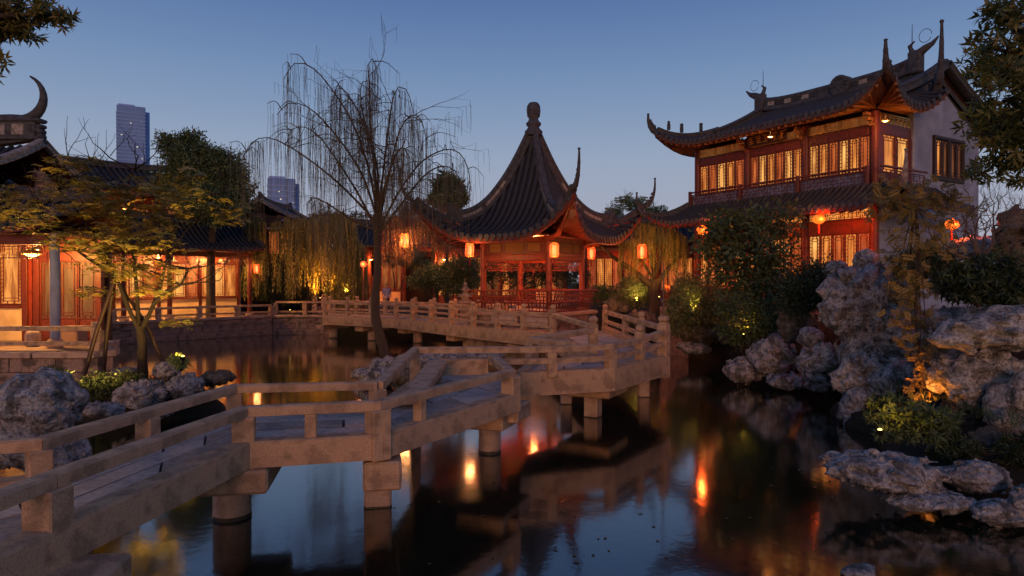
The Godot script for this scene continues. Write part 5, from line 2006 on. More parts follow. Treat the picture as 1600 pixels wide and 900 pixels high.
func build_rocks() -> void:
	var k := 16.5 / F
	# the great pitted rockery stone on the right
	rock("tall pale pitted rockery stone leaning left, with deep hollows", at(1345, 500, 16.5), [[Vector3(-12, 42, 0) * k, Vector3(52, 42, 40) * k], [Vector3(-30, 12, 8) * k, Vector3(38, 34, 34) * k], [Vector3(8, -14, 0) * k, Vector3(36, 42, 34) * k], [Vector3(-4, -56, 4) * k, Vector3(34, 34, 36) * k], [Vector3(30, 60, -6) * k, Vector3(30, 28, 28) * k]], [[Vector3(-28, 38, 42) * k, 13 * k], [Vector3(6, 20, 38) * k, 12 * k], [Vector3(-8, -30, 40) * k, 11 * k], [Vector3(26, 30, 34) * k, 10 * k]], "rock", 0.24, "", 44)
	px_boulder("round grey rockery stone at the middle of the great rockery", 1406, 522, 50, 56, 16.2, 0.9, "rock", 0.22, 30, 1)
	px_boulder("upper knob of the great rockery beside the dark bush", 1398, 455, 40, 36, 16.8, 0.9, "rock", 0.22, 24)
	px_boulder("upright stone with a hole on top of the rockery, before the doors", 1352, 408, 24, 24, 18.0, 0.7, "rock", 0.2, 26, 1)
	px_boulder("small blue-grey stone behind the rockery, left of the upright one", 1306, 420, 20, 15, 18.6, 0.9)
	px_boulder("lump of rock under the rockery's left shoulder", 1352, 585, 48, 42, 15.6, 0.9, "rock", 0.26, 32, 2)
	px_boulder("ledge of rock at the water under the great rockery", 1345, 640, 38, 44, 15.2, 0.9, "rock", 0.24, 28, 1)
	px_boulder("overhanging stone to the right of the rockery foot", 1412, 590, 44, 36, 15.0, 0.9, "rock", 0.24, 30, 1)
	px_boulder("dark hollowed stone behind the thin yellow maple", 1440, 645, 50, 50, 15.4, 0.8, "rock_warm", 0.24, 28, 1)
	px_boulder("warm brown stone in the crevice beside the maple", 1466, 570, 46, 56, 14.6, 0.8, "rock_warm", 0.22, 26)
	px_boulder("rounded stone above the flat pointed slab", 1486, 500, 40, 26, 14.6, 0.8, "rock", 0.2, 24)
	var q := 12.0 / F
	rock("big flat pointed slab with a dark hole, at the right edge", at(1545, 518, 12.0), [[Vector3(10, 0, 0) * q, Vector3(88, 30, 60) * q], [Vector3(-52, -12, 4) * q, Vector3(44, 17, 34) * q], [Vector3(45, 10, 0) * q, Vector3(60, 34, 50) * q]], [[Vector3(-18, -2, 52) * q, 13 * q]], "rock", 0.15, "", 40, 1.2)
	px_boulder("heavy undercut stone below the pointed slab", 1535, 592, 82, 56, 12.4, 0.8, "rock", 0.24, 36, 2)
	px_boulder("lower stone at the right edge above the water plants", 1592, 645, 58, 66, 11.6, 0.8, "rock", 0.22, 28, 1)
	px_boulder("small pinkish stone among the ferns by the right edge", 1545, 690, 30, 28, 11.2, 0.9, "rock_warm", 0.22, 22)
	px_boulder("tall rock at the far right behind the bare shrub", 1588, 385, 44, 75, 15.5, 0.8, "rock_warm", 0.26, 30, 2)
	px_boulder("pale rock under the bare shrub on the right", 1528, 388, 36, 26, 17.0, 0.9, "rock", 0.22, 24)
	px_boulder("white-lit stone behind the dark bush at the right edge", 1590, 432, 24, 28, 14.0, 0.9)
	var b := 9.6 / F
	rock("broad flat layered slab at the water's edge, lower right", at(1388, 742, 9.6), [[Vector3(-2, 4, 0) * b, Vector3(88, 24, 60) * b], [Vector3(30, -14, 6) * b, Vector3(56, 22, 46) * b], [Vector3(-40, 14, -8) * b, Vector3(52, 18, 44) * b]], [], "rock", 0.2, "", 40, 1.6)
	rock("low wet ledge under the broad layered slab", at(1450, 782, 9.2), [[Vector3(0, 0, 0) * b, Vector3(58, 14, 40) * b], [Vector3(40, -4, 0) * b, Vector3(34, 10, 30) * b]], [], "rock", 0.16, "", 28, 1.0)
	px_boulder("rounded blue-grey stone to the right of the broad slab", 1530, 746, 56, 30, 9.6, 0.8, "rock", 0.15, 30, 0, 0.8)
	px_boulder("tilted slab in the lower right corner of the pond", 1562, 802, 42, 26, 8.9, 0.9, "rock", 0.15, 28, 0, 0.8)
	px_boulder("stone cut by the right edge beside the tilted slab", 1606, 790, 32, 40, 8.8, 0.9, "rock", 0.18, 22)
	px_boulder("thin stone just breaking the water near the bottom right", 1345, 895, 30, 12, 7.4, 0.8, "rock", 0.12, 20)
	# along the far right shore
	px_boulder("egg-shaped pale stone on the shore left of the rockery", 1268, 528, 23, 20, 18.4, 0.9, "rock", 0.14, 24)
	px_boulder("big pitted shore stone left of the great rockery", 1286, 575, 42, 48, 18.0, 0.9, "rock", 0.24, 32, 2)
	px_boulder("craggy shore stone below the leafy garden tree", 1205, 560, 46, 40, 20.6, 0.9, "rock", 0.26, 32, 1)
	px_boulder("low craggy stones at the water below the lit plant", 1160, 580, 34, 24, 20.8, 0.9, "rock", 0.26, 26)
	px_boulder("small stone at the waterline between the craggy stones", 1228, 596, 34, 16, 19.8, 0.9, "rock", 0.22, 22)
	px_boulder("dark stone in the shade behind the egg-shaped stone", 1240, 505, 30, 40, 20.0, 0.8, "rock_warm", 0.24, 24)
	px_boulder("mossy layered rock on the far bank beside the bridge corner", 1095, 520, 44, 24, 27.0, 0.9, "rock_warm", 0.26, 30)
	px_boulder("flat pale stone lying at the water beyond the bridge corner", 1086, 545, 27, 11, 26.0, 1.0, "rock", 0.16, 24)
	px_boulder("dark rock right of the mossy layered one", 1140, 520, 28, 26, 25.5, 0.9, "rock_warm", 0.24, 22)
	px_boulder("dim rock on the bank behind the bridge's right rail", 1000, 500, 30, 18, 31.0, 0.9, "rock_warm", 0.22, 22)
	px_boulder("mossy rock at the foot of the pavilion plinth", 962, 478, 24, 18, 33.5, 0.9, "rock_warm", 0.22, 20)
	# islet with the willow
	px_boulder("flat islet rock at the foot of the bare willow", 612, 575, 46, 20, 24.0, 1.0, "rock", 0.2, 28)
	px_boulder("low islet rock seen through the bridge rail", 690, 566, 52, 20, 22.0, 0.8, "rock", 0.22, 28)
	px_boulder("near islet rock under the stone bench", 640, 590, 36, 16, 19.5, 0.8, "rock_warm", 0.22, 22)
	px_boulder("pale islet rock right of the bench", 750, 558, 40, 14, 23.0, 0.8, "rock", 0.2, 24)
	px_boulder("islet rock almost hidden below the far rail", 905, 545, 40, 14, 22.0, 0.8, "rock", 0.2, 22)
	px_boulder("rough islet stone just right of the willow's foot", 640, 572, 40, 22, 21.2, 0.9, "rock", 0.24, 26)
	px_boulder("rough islet stone at the waterline in front of the willow", 592, 588, 32, 18, 20.8, 0.9, "rock", 0.24, 26)
	px_boulder("leftmost small stone of the willow's islet", 566, 584, 20, 11, 21.8, 0.9, "rock", 0.22, 20)
	# left islet
	rock("large dark boulder beside the bridge at the left edge", at(58, 655, 11.0), [[Vector3(0, 22, 0) * 11.0 / F, Vector3(64, 54, 60) * 11.0 / F], [Vector3(-20, -30, 10) * 11.0 / F, Vector3(60, 46, 50) * 11.0 / F], [Vector3(24, -56, 0) * 11.0 / F, Vector3(52, 40, 50) * 11.0 / F]], [], "rock", 0.15, "", 40)
	px_boulder("low stone in the water right of the dark boulder", 160, 640, 40, 14, 13.6, 0.9, "rock", 0.18, 22)
	px_boulder("knobbly islet rock at the foot of the yellow maple, front", 225, 615, 46, 26, 15.6, 0.9, "rock", 0.26, 30)
	px_boulder("knobbly islet rock below the small lit fern", 288, 605, 34, 26, 15.8, 0.9, "rock", 0.28, 28)
	px_boulder("crumpled islet rock left of the small lit fern", 260, 580, 26, 18, 16.6, 0.9, "rock", 0.28, 24)
	px_boulder("pale lit rock at the right tip of the islet", 335, 592, 30, 14, 16.6, 0.9, "rock_warm", 0.2, 24)
	px_boulder("small dim rock behind the maple trunk", 195, 582, 28, 10, 17.6, 0.9, "rock", 0.2, 20)
	px_boulder("islet rock at the water below the maple", 250, 642, 30, 12, 15.2, 0.9, "rock", 0.2, 20)
	px_boulder("dark stone at the waterline behind the fern-like plants", 1490, 705, 44, 22, 11.4, 0.8, "rock_warm", 0.22, 24)
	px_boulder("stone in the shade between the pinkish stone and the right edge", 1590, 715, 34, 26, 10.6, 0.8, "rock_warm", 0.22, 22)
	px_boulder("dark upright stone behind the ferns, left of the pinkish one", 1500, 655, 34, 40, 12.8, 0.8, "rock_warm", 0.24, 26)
	var e := M.new()
	var rows := []
	for i in 7:
		var ring := PackedVector3Array()
		var an := PI * 0.5 * i / 6.0
		for j in 24:
			var bb := TAU * j / 24
			ring.append(Vector3(-9.3, -0.1, -16.6) + Vector3(cos(bb) * cos(an) * 2.3, sin(an) * 0.85, -sin(bb) * cos(an) * 1.2))
		rows.append(ring)
	e.grid(rows, true)
	structure("islet_ground", e, mats.soil)
	var e2 := M.new()
	rows = []
	for i in 7:
		var ring := PackedVector3Array()
		var an := PI * 0.5 * i / 6.0
		for j in 24:
			var bb := TAU * j / 24
			ring.append(Vector3(-3.4, -0.15, -23.4) + Vector3(cos(bb) * cos(an) * 2.3, sin(an) * 0.42, -sin(bb) * cos(an) * 1.7))
		rows.append(ring)
	e2.grid(rows, true)
	structure("willow_islet_ground", e2, mats.soil)


# ---------------------------------------------------------------- trees and shrubs

func lc(r: float, g: float, b: float) -> Color:
	return Color(r, g, b)


func traced(m: M, pts: Array, depth: float, side: float, r0: float, r1: float, root: Vector3) -> Array:
	# a limb through surveyed points, bending nearer or farther on the way
	var p := []
	for i in pts.size():
		var s := float(i) / (pts.size() - 1)
		p.append(at(pts[i][0], pts[i][1], depth) * Vector3(1, 1, 1) + Vector3(0, 0, side * s) - root)
	limb(m, p, r0, r1, 6)
	return p


func build_bare_willow() -> void:
	var root := at(603, 562, 25.0)
	var t := thing("bare_willow", "tall nearly leafless willow with arching limbs rising from the islet", "tree", root)
	var tr := M.new()
	traced(tr, [[605, 572], [598, 540], [588, 505], [586, 470], [590, 425], [589, 380], [588, 335]], 25.0, 0.0, 0.2, 0.11, root)
	part(t, "trunk", tr, mats.bark)
	var lim := [
		[[[588, 350], [560, 318], [520, 280], [470, 243], [428, 222], [404, 228], [392, 255]], 1.6],
		[[[590, 370], [560, 312], [520, 252], [478, 200], [446, 181], [422, 184], [408, 205]], -1.2],
		[[[588, 330], [572, 250], [545, 180], [510, 128], [484, 102], [458, 98], [442, 125]], 0.8],
		[[[587, 300], [575, 220], [548, 160], [520, 118], [500, 106], [484, 124]], -1.8],
		[[[589, 335], [583, 260], [578, 190], [577, 130], [575, 92], [584, 84], [592, 110]], 0.3],
		[[[590, 335], [598, 260], [606, 190], [613, 140], [624, 118], [638, 128], [646, 160]], -0.6],
		[[[592, 345], [612, 270], [632, 205], [656, 182], [674, 196], [684, 235]], 1.4],
		[[[592, 360], [622, 300], [660, 248], [700, 224], [726, 226], [742, 250], [748, 290]], -0.9],
		[[[590, 320], [585, 250], [560, 170], [552, 120], [560, 100], [572, 112]], -1.0],
		[[[592, 365], [630, 322], [672, 276], [704, 262], [728, 272], [742, 305]], 1.2],
		[[[588, 360], [545, 345], [500, 318], [462, 300], [440, 310]], -1.5],
		[[[592, 350], [604, 300], [628, 252], [646, 240], [662, 262]], 2.0],
		[[[588, 340], [566, 270], [530, 215], [496, 180], [470, 176], [458, 200]], 2.2],
	]
	var spots := []
	var fine := []
	for e in lim:
		var m := M.new()
		var pts := []
		for q in e[0]:
			pts.append([603.0 + (q[0] - 603.0) * 0.9, 350.0 + (q[1] - 350.0) * 0.95])
		var p := traced(m, pts, 25.0, e[1] * 1.2, 0.05, 0.012, root)
		var c := Curve3D.new()
		for q in p:
			c.add_point(q)
		var l := c.get_baked_length()
		# side twigs
		for k in 9:
			var s := l * R.randf_range(0.25, 0.98)
			var a := c.sample_baked(s)
			var d := Vector3(R.randfn() * 0.8, R.randf_range(-0.35, 0.4), R.randfn() * 0.8).normalized()
			var len := R.randf_range(0.5, 1.3)
			var b := a + d * len * 0.55 + Vector3(0, 0.1, 0)
			var g := a + d * len - Vector3(0, 0.15, 0)
			m.tube([a, a.lerp(b, 0.6) + Vector3(0, 0.06, 0), b, g], [0.02, 0.016, 0.012, 0.008], 4, false)
			for j in 4:
				spots.append([a, b, g, b.lerp(g, 0.5)][j] + Vector3(R.randfn(), 0, R.randfn()) * 0.05)
		for k in 6:
			var tips := []
			var a := c.sample_baked(l * R.randf_range(0.15, 0.8))
			grow(m, a, Vector3(R.randfn(), R.randf_range(0.0, 0.8), R.randfn()), R.randf_range(0.8, 1.3), 0.017, 2, {"kids": 2, "spread": 0.6, "rise": -0.02}, tips)
			for q in tips:
				if R.randf() < 0.5:
					fine.append(q)
		part(t, "limb", m, mats.bark)
		for k in (44 if e[0][-1][0] > 700 else 96):
			spots.append(c.sample_baked(l * R.randf_range(0.42, 1.0)) + Vector3(R.randfn(), 0, R.randfn()) * 0.12)
	scatter(t, "short_shoots", "bare", fine, Vector2(0.4, 1.1), [lc(0.035, 0.03, 0.02), lc(0.045, 0.04, 0.022)], "leaf_thick", 0.0, true)
	scatter(t, "hanging_shoots", "bare", spots, Vector2(0.7, 3.0), [lc(0.06, 0.055, 0.042), lc(0.075, 0.068, 0.04), lc(0.05, 0.046, 0.042)], "leaf_thick", 0.0, true)


func weeper(called: String, label: String, root: Vector3, trunk: Array, blobs: Array, count: int, drop: Vector2, tints: Array, r0 := 0.2) -> void:
	# a leafy willow: boughs arch out of the trunk head and shoots hang from them
	var t := thing(called, label, "tree", root)
	var m := M.new()
	limb(m, trunk, r0, r0 * 0.6, 8)
	part(t, "trunk", m, mats.bark)
	var head: Vector3 = trunk[-1]
	var spots := []
	for b in blobs:
		var bm := M.new()
		for i in 5:
			var e: Vector3 = b[0] + Vector3(R.randf_range(-1, 1), R.randf_range(-0.2, 0.4), R.randf_range(-1, 1)) * b[1]
			limb(bm, [head, head.lerp(e, 0.5) + Vector3(0, 0.25, 0), e], 0.05, 0.012, 4)
		part(t, "bough", bm, mats.bark)
		for i in int(count / blobs.size()):
			var d := Vector3(R.randfn(), 0, R.randfn()).normalized() * sqrt(R.randf())
			spots.append(b[0] + Vector3(d.x * b[1].x, b[1].y * (1.0 - d.length_squared()) * R.randf_range(0.5, 1.0), d.z * b[1].z))
	scatter(t, "hanging_foliage", "strand", spots, drop, tints, "leaf", 0.0, true)


func crowned(called: String, label: String, root: Vector3, trunk: Array, blobs: Array, count: int, size: Vector2, tints: Array, kind := "bushy", r0 := 0.16, flat := 0.0, shell := 0.5, bark := "bark") -> Node3D:
	var t := thing(called, label, "tree", root)
	var m := M.new()
	limb(m, trunk, r0, r0 * 0.6, 8)
	part(t, "trunk", m, mats[bark])
	var head: Vector3 = trunk[-1]
	for b in blobs:
		var bm := M.new()
		var mid: Vector3 = head.lerp(b[0], 0.55) + Vector3(R.randfn(), R.randf(), R.randfn()) * 0.12 * b[1].x
		limb(bm, [head, mid, b[0]], r0 * 0.42, r0 * 0.12, 5)
		var tips := []
		for i in 4:
			grow(bm, head.lerp(b[0], R.randf_range(0.5, 0.95)), (b[0] - head).normalized() * 0.6 + Vector3(R.randfn(), R.randf_range(-0.1, 0.5), R.randfn()) * 0.7, b[1].x * 0.75, r0 * 0.14, 2, {"kids": 2, "spread": 0.5}, tips)
		part(t, "branch", bm, mats[bark])
	scatter(t, "foliage", kind, in_blobs(blobs, count, shell), size, tints, "leaf", flat)
	return t


func pxb(root: Vector3, px: float, py: float, rx: float, ry: float, depth: float, dz := 0.0, deep := 1.0) -> Array:
	var k := depth / F
	return [at(px, py, depth) + Vector3(0, 0, dz) - root, Vector3(rx * k, ry * k, rx * k * deep)]


func build_plants() -> void:
	build_bare_willow()
	var ye := [lc(0.16, 0.125, 0.03), lc(0.12, 0.1, 0.025), lc(0.19, 0.14, 0.035), lc(0.09, 0.085, 0.025)]
	# yellow willow left of centre
	var r := Vector3(-12.9, 1.0, -43.0)
	weeper("yellow_willow", "weeping willow with yellow-green curtains of leaves behind the far quay", r, [Vector3(), Vector3(0.1, 2.0, 0), Vector3(-0.1, 4.2, 0.1), Vector3(0, 6.0, 0)], [pxb(r, 520, 345, 40, 20, 42.5), pxb(r, 470, 350, 46, 14, 42.0), pxb(r, 400, 348, 14, 16, 42.0), pxb(r, 545, 385, 26, 20, 42.0)], 470, Vector2(1.2, 4.8), ye)
	r = Vector3(6.7, 1.3, -32.0)
	weeper("small_willow", "small crooked willow with drooping yellow leaves right of the pavilion", r, [Vector3(0, -0.3, 0), Vector3(0.05, 0.8, 0), Vector3(-0.05, 1.5, 0.05), Vector3(0.0, 2.0, 0)], [pxb(r, 1030, 352, 34, 12, 31.5), pxb(r, 985, 378, 22, 8, 31.5), pxb(r, 1055, 370, 18, 14, 31.5), pxb(r, 1005, 355, 20, 12, 31.5)], 300, Vector2(0.7, 1.9), ye, 0.34)
	var sw := get_node("small_willow") as Node3D
	var cb := M.new()
	limb(cb, [Vector3(0, 1.6, 0), at(985, 420, 31.7) - r, at(958, 402, 31.7) - r, at(940, 385, 31.7) - r], 0.17, 0.05, 7)
	limb(cb, [Vector3(0, 1.6, 0), at(1050, 412, 31.7) - r, at(1066, 398, 31.7) - r], 0.15, 0.05, 7)
	part(sw, "crooked_bough", cb, mats.bark)
	# red-lit weeping tree by the lantern
	r = Vector3(-4.3, 1.1, -37.0)
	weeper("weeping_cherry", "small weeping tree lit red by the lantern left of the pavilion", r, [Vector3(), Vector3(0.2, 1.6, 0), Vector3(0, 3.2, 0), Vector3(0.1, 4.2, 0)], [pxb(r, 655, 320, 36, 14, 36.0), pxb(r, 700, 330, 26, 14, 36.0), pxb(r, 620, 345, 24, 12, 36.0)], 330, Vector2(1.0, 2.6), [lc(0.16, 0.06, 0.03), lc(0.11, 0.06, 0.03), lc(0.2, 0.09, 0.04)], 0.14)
	# dark evergreen behind the corridor
	r = Vector3(-17.5, 1.0, -39.5)
	var dk := [lc(0.04, 0.065, 0.028), lc(0.06, 0.085, 0.034), lc(0.034, 0.052, 0.026), lc(0.08, 0.098, 0.036)]
	crowned("evergreen_tree", "dense dark evergreen tree rising over the corridor roof", r, [Vector3(), Vector3(0, 3, 0), Vector3(0.2, 6.2, 0)], [pxb(r, 318, 262, 42, 32, 39), pxb(r, 290, 240, 30, 24, 39), pxb(r, 350, 270, 34, 34, 39), pxb(r, 275, 285, 28, 34, 39), pxb(r, 330, 315, 50, 30, 38.5), pxb(r, 372, 300, 24, 34, 39), pxb(r, 262, 225, 16, 14, 39), pxb(r, 300, 216, 16, 10, 39)], 2600, Vector2(0.32, 0.6), dk, "bushy", 0.3)
	# the maple on the left islet
	r = at(223, 588, 17.0)
	var mp := [lc(0.19, 0.14, 0.022), lc(0.14, 0.12, 0.022), lc(0.23, 0.155, 0.03), lc(0.09, 0.09, 0.022)]
	var layers := []
	for e in [[40, 318, 50, 12], [95, 285, 50, 13], [150, 268, 40, 10], [70, 345, 60, 14], [130, 322, 60, 14], [190, 300, 54, 12], [240, 292, 44, 14], [300, 318, 52, 18], [345, 330, 30, 16], [180, 350, 60, 14], [250, 345, 56, 15], [120, 378, 60, 13], [215, 385, 60, 14], [275, 385, 40, 12], [160, 415, 46, 12], [245, 425, 56, 12], [270, 455, 30, 9], [130, 460, 40, 7], [270, 505, 28, 7], [20, 350, 30, 10], [200, 330, 40, 14], [320, 290, 26, 14]]:
		layers.append(pxb(r, e[0], e[1], e[2] * 1.08, e[3] * 1.5, 16.6, R.randf_range(-1.0, 1.2), 0.9))
	var mt := thing("yellow_maple", "spreading maple with layered yellow leaves on the left islet", "tree", r)
	var mm := M.new()
	limb(mm, [Vector3(0, -0.3, 0), Vector3(-0.02, 0.5, 0), at(222, 535, 17) - r, at(218, 510, 17) - r], 0.13, 0.1, 9)
	part(mt, "trunk", mm, mats.bark_dark)
	var forks := [[[218, 515], [205, 485], [190, 440], [165, 390], [140, 340], [110, 300]], [[220, 515], [232, 490], [245, 455], [255, 410], [270, 350], [300, 310]], [[216, 508], [212, 470], [205, 410], [195, 350], [190, 290], [198, 262]], [[240, 475], [262, 455], [285, 445], [300, 420]], [[200, 470], [170, 430], [110, 390], [60, 350]]]
	for fk in forks:
		var bm := M.new()
		var pp := traced(bm, fk, 17.0, R.randf_range(-0.9, 0.9), 0.065, 0.014, r)
		for i in 8:
			var a: Vector3 = pp[R.randi_range(2, pp.size() - 1)]
			var tips := []
			grow(bm, a, Vector3(R.randfn(), 0.25, R.randfn()), 0.9, 0.024, 2, {"kids": 2, "spread": 0.6, "vert": 0.25}, tips)
		part(mt, "branch", bm, mats.bark_dark)
	scatter(mt, "foliage", "spray", in_blobs(layers, 1350, 0.1), Vector2(0.24, 0.44), mp, "leaf", 1.0)
	for i in 3:
		var pr := M.new()
		var foot: Vector3 = [at(122, 598, 16.6), at(158, 588, 17.2), at(262, 566, 17.4)][i]
		var top: Vector3 = [at(178, 440, 16.9), at(176, 450, 17.1), at(205, 470, 17.1)][i]
		pr.tube([foot - Vector3(0, 0.3, 0), foot.lerp(top, 0.5), top], [0.055, 0.052, 0.048], 8)
		tag(part(self, "tree_prop", pr, mats.wood_dark), ["leftmost wooden pole propping the yellow maple", "middle wooden pole propping the yellow maple, just right of the leftmost", "right wooden pole propping the maple, leaning left behind its trunk"][i], "prop", "poles that prop the maple")
	# overhead branches at the top corners
	r = Vector3(-7.8, 0.9, -5.2)
	crowned("overhanging_tree", "tree at the left edge whose leafy branch hangs into the top corner", r, [Vector3(), Vector3(0.1, 2.2, 0), Vector3(0.3, 4.3, -0.2)], [pxb(r, 30, 18, 50, 22, 7.2), pxb(r, 85, 25, 26, 16, 7.2), pxb(r, 20, 50, 26, 14, 7.2), pxb(r, -40, 20, 50, 40, 7.0), pxb(r, 2, 95, 10, 14, 7.2), pxb(r, -20, 110, 20, 14, 7.2), pxb(r, 45, 50, 18, 9, 7.2)], 330, Vector2(0.1, 0.16), [lc(0.11, 0.095, 0.02), lc(0.07, 0.07, 0.018), lc(0.14, 0.11, 0.025)], "whorl", 0.16)
	r = Vector3(10.4, 0.9, -12.0)
	var tr := []
	for e in [[1530, 28, 34, 22], [1580, 20, 40, 30], [1525, 75, 28, 26], [1570, 80, 40, 34], [1545, 130, 40, 30], [1590, 140, 36, 40], [1525, 105, 18, 16], [1560, 190, 44, 34], [1600, 200, 40, 44], [1580, 235, 34, 20], [1540, 170, 26, 14], [1640, 100, 60, 120], [1565, 262, 30, 18], [1605, 265, 30, 24]]:
		tr.append(pxb(r, e[0] + (20 if e[1] < 120 else 4), e[1], e[2], e[3], 11.4, R.randf_range(-0.5, 0.5)))
	crowned("broadleaf_tree", "broadleaf tree with long dark leaves filling the top right corner", r, [Vector3(), Vector3(-0.1, 2.5, 0), Vector3(-0.4, 4.6, 0.2), Vector3(-0.7, 6.0, 0.4)], tr, 800, Vector2(0.18, 0.28), [lc(0.05, 0.065, 0.02), lc(0.07, 0.08, 0.022), lc(0.1, 0.09, 0.024), lc(0.04, 0.05, 0.018)], "whorl", 0.18)
	# the leafy tree before the hall
	r = at(1180, 520, 23.0)
	var gt := []
	for e in [[1150, 350, 44, 22], [1200, 345, 46, 22], [1130, 385, 36, 26], [1180, 390, 50, 30], [1215, 415, 26, 26], [1150, 425, 40, 24], [1195, 440, 44, 26], [1120, 350, 20, 18], [1165, 465, 46, 24], [1215, 470, 36, 22]]:
		gt.append(pxb(r, e[0], e[1], e[2], e[3], 22.8, R.randf_range(-0.4, 0.4), 0.8))
	crowned("garden_tree", "leafy dark green garden tree standing before the hall's doors", r, [Vector3(0, -0.4, 0), Vector3(0.1, 0.8, 0), Vector3(0, 1.8, 0), Vector3(0.1, 2.6, 0)], gt, 470, Vector2(0.34, 0.66), [lc(0.035, 0.055, 0.02), lc(0.05, 0.07, 0.024), lc(0.065, 0.08, 0.026), lc(0.03, 0.042, 0.018)], "bushy", 0.14)
	# the slender maple in front of the rockery
	r = at(1436, 690, 13.0)
	var sm := []
	for e in [[1430, 300, 48, 18], [1400, 330, 26, 14], [1450, 335, 36, 18], [1420, 365, 34, 16], [1455, 385, 26, 14], [1425, 410, 30, 18], [1410, 445, 26, 14], [1440, 460, 24, 18], [1430, 500, 26, 18], [1425, 540, 22, 16], [1440, 580, 20, 16], [1437, 620, 14, 14], [1395, 310, 18, 10], [1470, 310, 20, 12]]:
		sm.append(pxb(r, e[0], e[1], e[2] * 1.25, e[3] * 1.5, 13.0, R.randf_range(-0.3, 0.3)))
	var sl := crowned("slender_maple", "slender young maple with fine yellow leaves in front of the rockery", r, [Vector3(0, -0.3, 0), at(1440, 600, 13) - r, at(1432, 500, 13) - r, at(1436, 400, 13) - r, at(1430, 320, 13) - r], sm, 760, Vector2(0.12, 0.22), [lc(0.13, 0.09, 0.022), lc(0.09, 0.075, 0.02), lc(0.16, 0.11, 0.03)], "spray", 0.035, 0.0, 0.2)
	# bare shrub on the right
	r = at(1535, 405, 14.6)
	var bs := thing("bare_shrub", "leafless twiggy shrub above the rocks on the right", "shrub", r)
	for i in 6:
		var bm := M.new()
		var tips := []
		grow(bm, Vector3(0, -0.1, 0), Vector3([-0.9, -0.45, -0.1, 0.3, 0.7, 1.0][i], 0.8, R.randfn() * 0.5), 0.75, 0.035, 4, {"kids": 3, "spread": 0.55, "jitter": 0.2}, tips)
		part(bs, "stem", bm, mats.bark_pale)
	# shrubs
	var gr := [lc(0.04, 0.06, 0.02), lc(0.055, 0.075, 0.025), lc(0.03, 0.045, 0.018)]
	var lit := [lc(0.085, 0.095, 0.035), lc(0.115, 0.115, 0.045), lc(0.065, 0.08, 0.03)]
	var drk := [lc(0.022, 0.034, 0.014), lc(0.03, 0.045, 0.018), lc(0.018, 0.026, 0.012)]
	var mk := func(label: String, px: float, py: float, depth: float, parts_: Array, count: int, size: Vector2, tints: Array, kind: String) -> void:
		var o := at(px, py, depth)
		var bl := []
		for e in parts_:
			bl.append(pxb(o, e[0], e[1], e[2], e[3], depth, R.randf_range(-0.2, 0.2)))
		shrub(label, o, bl, count, size, tints, kind)
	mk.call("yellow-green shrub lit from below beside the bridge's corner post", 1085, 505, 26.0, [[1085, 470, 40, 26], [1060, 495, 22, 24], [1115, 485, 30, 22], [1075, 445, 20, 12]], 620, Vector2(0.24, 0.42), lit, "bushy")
	mk.call("shrub with lit tips above the craggy shore stones", 1165, 545, 21.6, [[1160, 510, 36, 26], [1190, 500, 34, 24], [1145, 480, 24, 18], [1215, 495, 24, 20]], 520, Vector2(0.2, 0.36), gr, "bushy")
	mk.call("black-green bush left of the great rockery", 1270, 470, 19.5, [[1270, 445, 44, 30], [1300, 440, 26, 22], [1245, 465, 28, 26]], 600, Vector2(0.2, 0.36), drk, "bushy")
	mk.call("dark bush with pointed leaves above the pointed slab", 1545, 470, 12.8, [[1545, 435, 54, 36], [1500, 445, 34, 26], [1580, 455, 32, 30]], 520, Vector2(0.16, 0.26), drk, "whorl")
	mk.call("dark shrub between the rockery and the slender maple", 1440, 430, 15.2, [[1430, 415, 36, 22], [1460, 410, 28, 20]], 300, Vector2(0.16, 0.26), drk, "whorl")
	mk.call("fern-like plants at the water beside the yellow spotlight", 1410, 680, 10.8, [[1405, 645, 34, 26], [1440, 660, 40, 24], [1385, 672, 20, 12], [1470, 670, 28, 30]], 340, Vector2(0.12, 0.22), gr, "whorl")
	mk.call("dark ferns between the stones in the lower right", 1560, 720, 10.6, [[1500, 700, 28, 18], [1580, 700, 30, 24], [1480, 715, 20, 12]], 260, Vector2(0.1, 0.18), drk, "whorl")
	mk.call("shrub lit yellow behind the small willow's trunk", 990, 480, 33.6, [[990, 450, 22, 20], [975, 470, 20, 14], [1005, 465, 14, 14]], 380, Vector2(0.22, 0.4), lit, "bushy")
	mk.call("dim shrub at the right foot of the pavilion", 950, 482, 34.5, [[950, 462, 20, 14], [935, 455, 14, 12], [965, 470, 16, 12]], 240, Vector2(0.22, 0.4), gr, "bushy")
	mk.call("round bushy tree with pale lit leaves left of the pavilion", 700, 475, 36.5, [[690, 430, 36, 14], [720, 418, 24, 16], [660, 438, 20, 12], [735, 440, 16, 14], [705, 448, 30, 10]], 700, Vector2(0.26, 0.46), [lc(0.05, 0.07, 0.03), lc(0.08, 0.095, 0.04), lc(0.04, 0.05, 0.022)], "bushy")
	mk.call("garden shrub lit yellow at the left end of the far bridge", 545, 470, 43.0, [[540, 448, 24, 22], [556, 430, 14, 22], [520, 462, 14, 10]], 420, Vector2(0.26, 0.46), lit, "bushy")
	mk.call("dark shrubbery on the quay under the yellow willow", 450, 470, 44.5, [[440, 450, 40, 26], [480, 455, 30, 24], [415, 440, 26, 26], [500, 440, 20, 20]], 520, Vector2(0.3, 0.5), drk, "bushy")
	mk.call("dark shrubbery behind the pavilion's left columns", 780, 450, 41.0, [[790, 420, 40, 26], [830, 425, 40, 24], [870, 420, 36, 24], [750, 425, 24, 22], [900, 430, 24, 22]], 640, Vector2(0.3, 0.5), gr, "bushy")
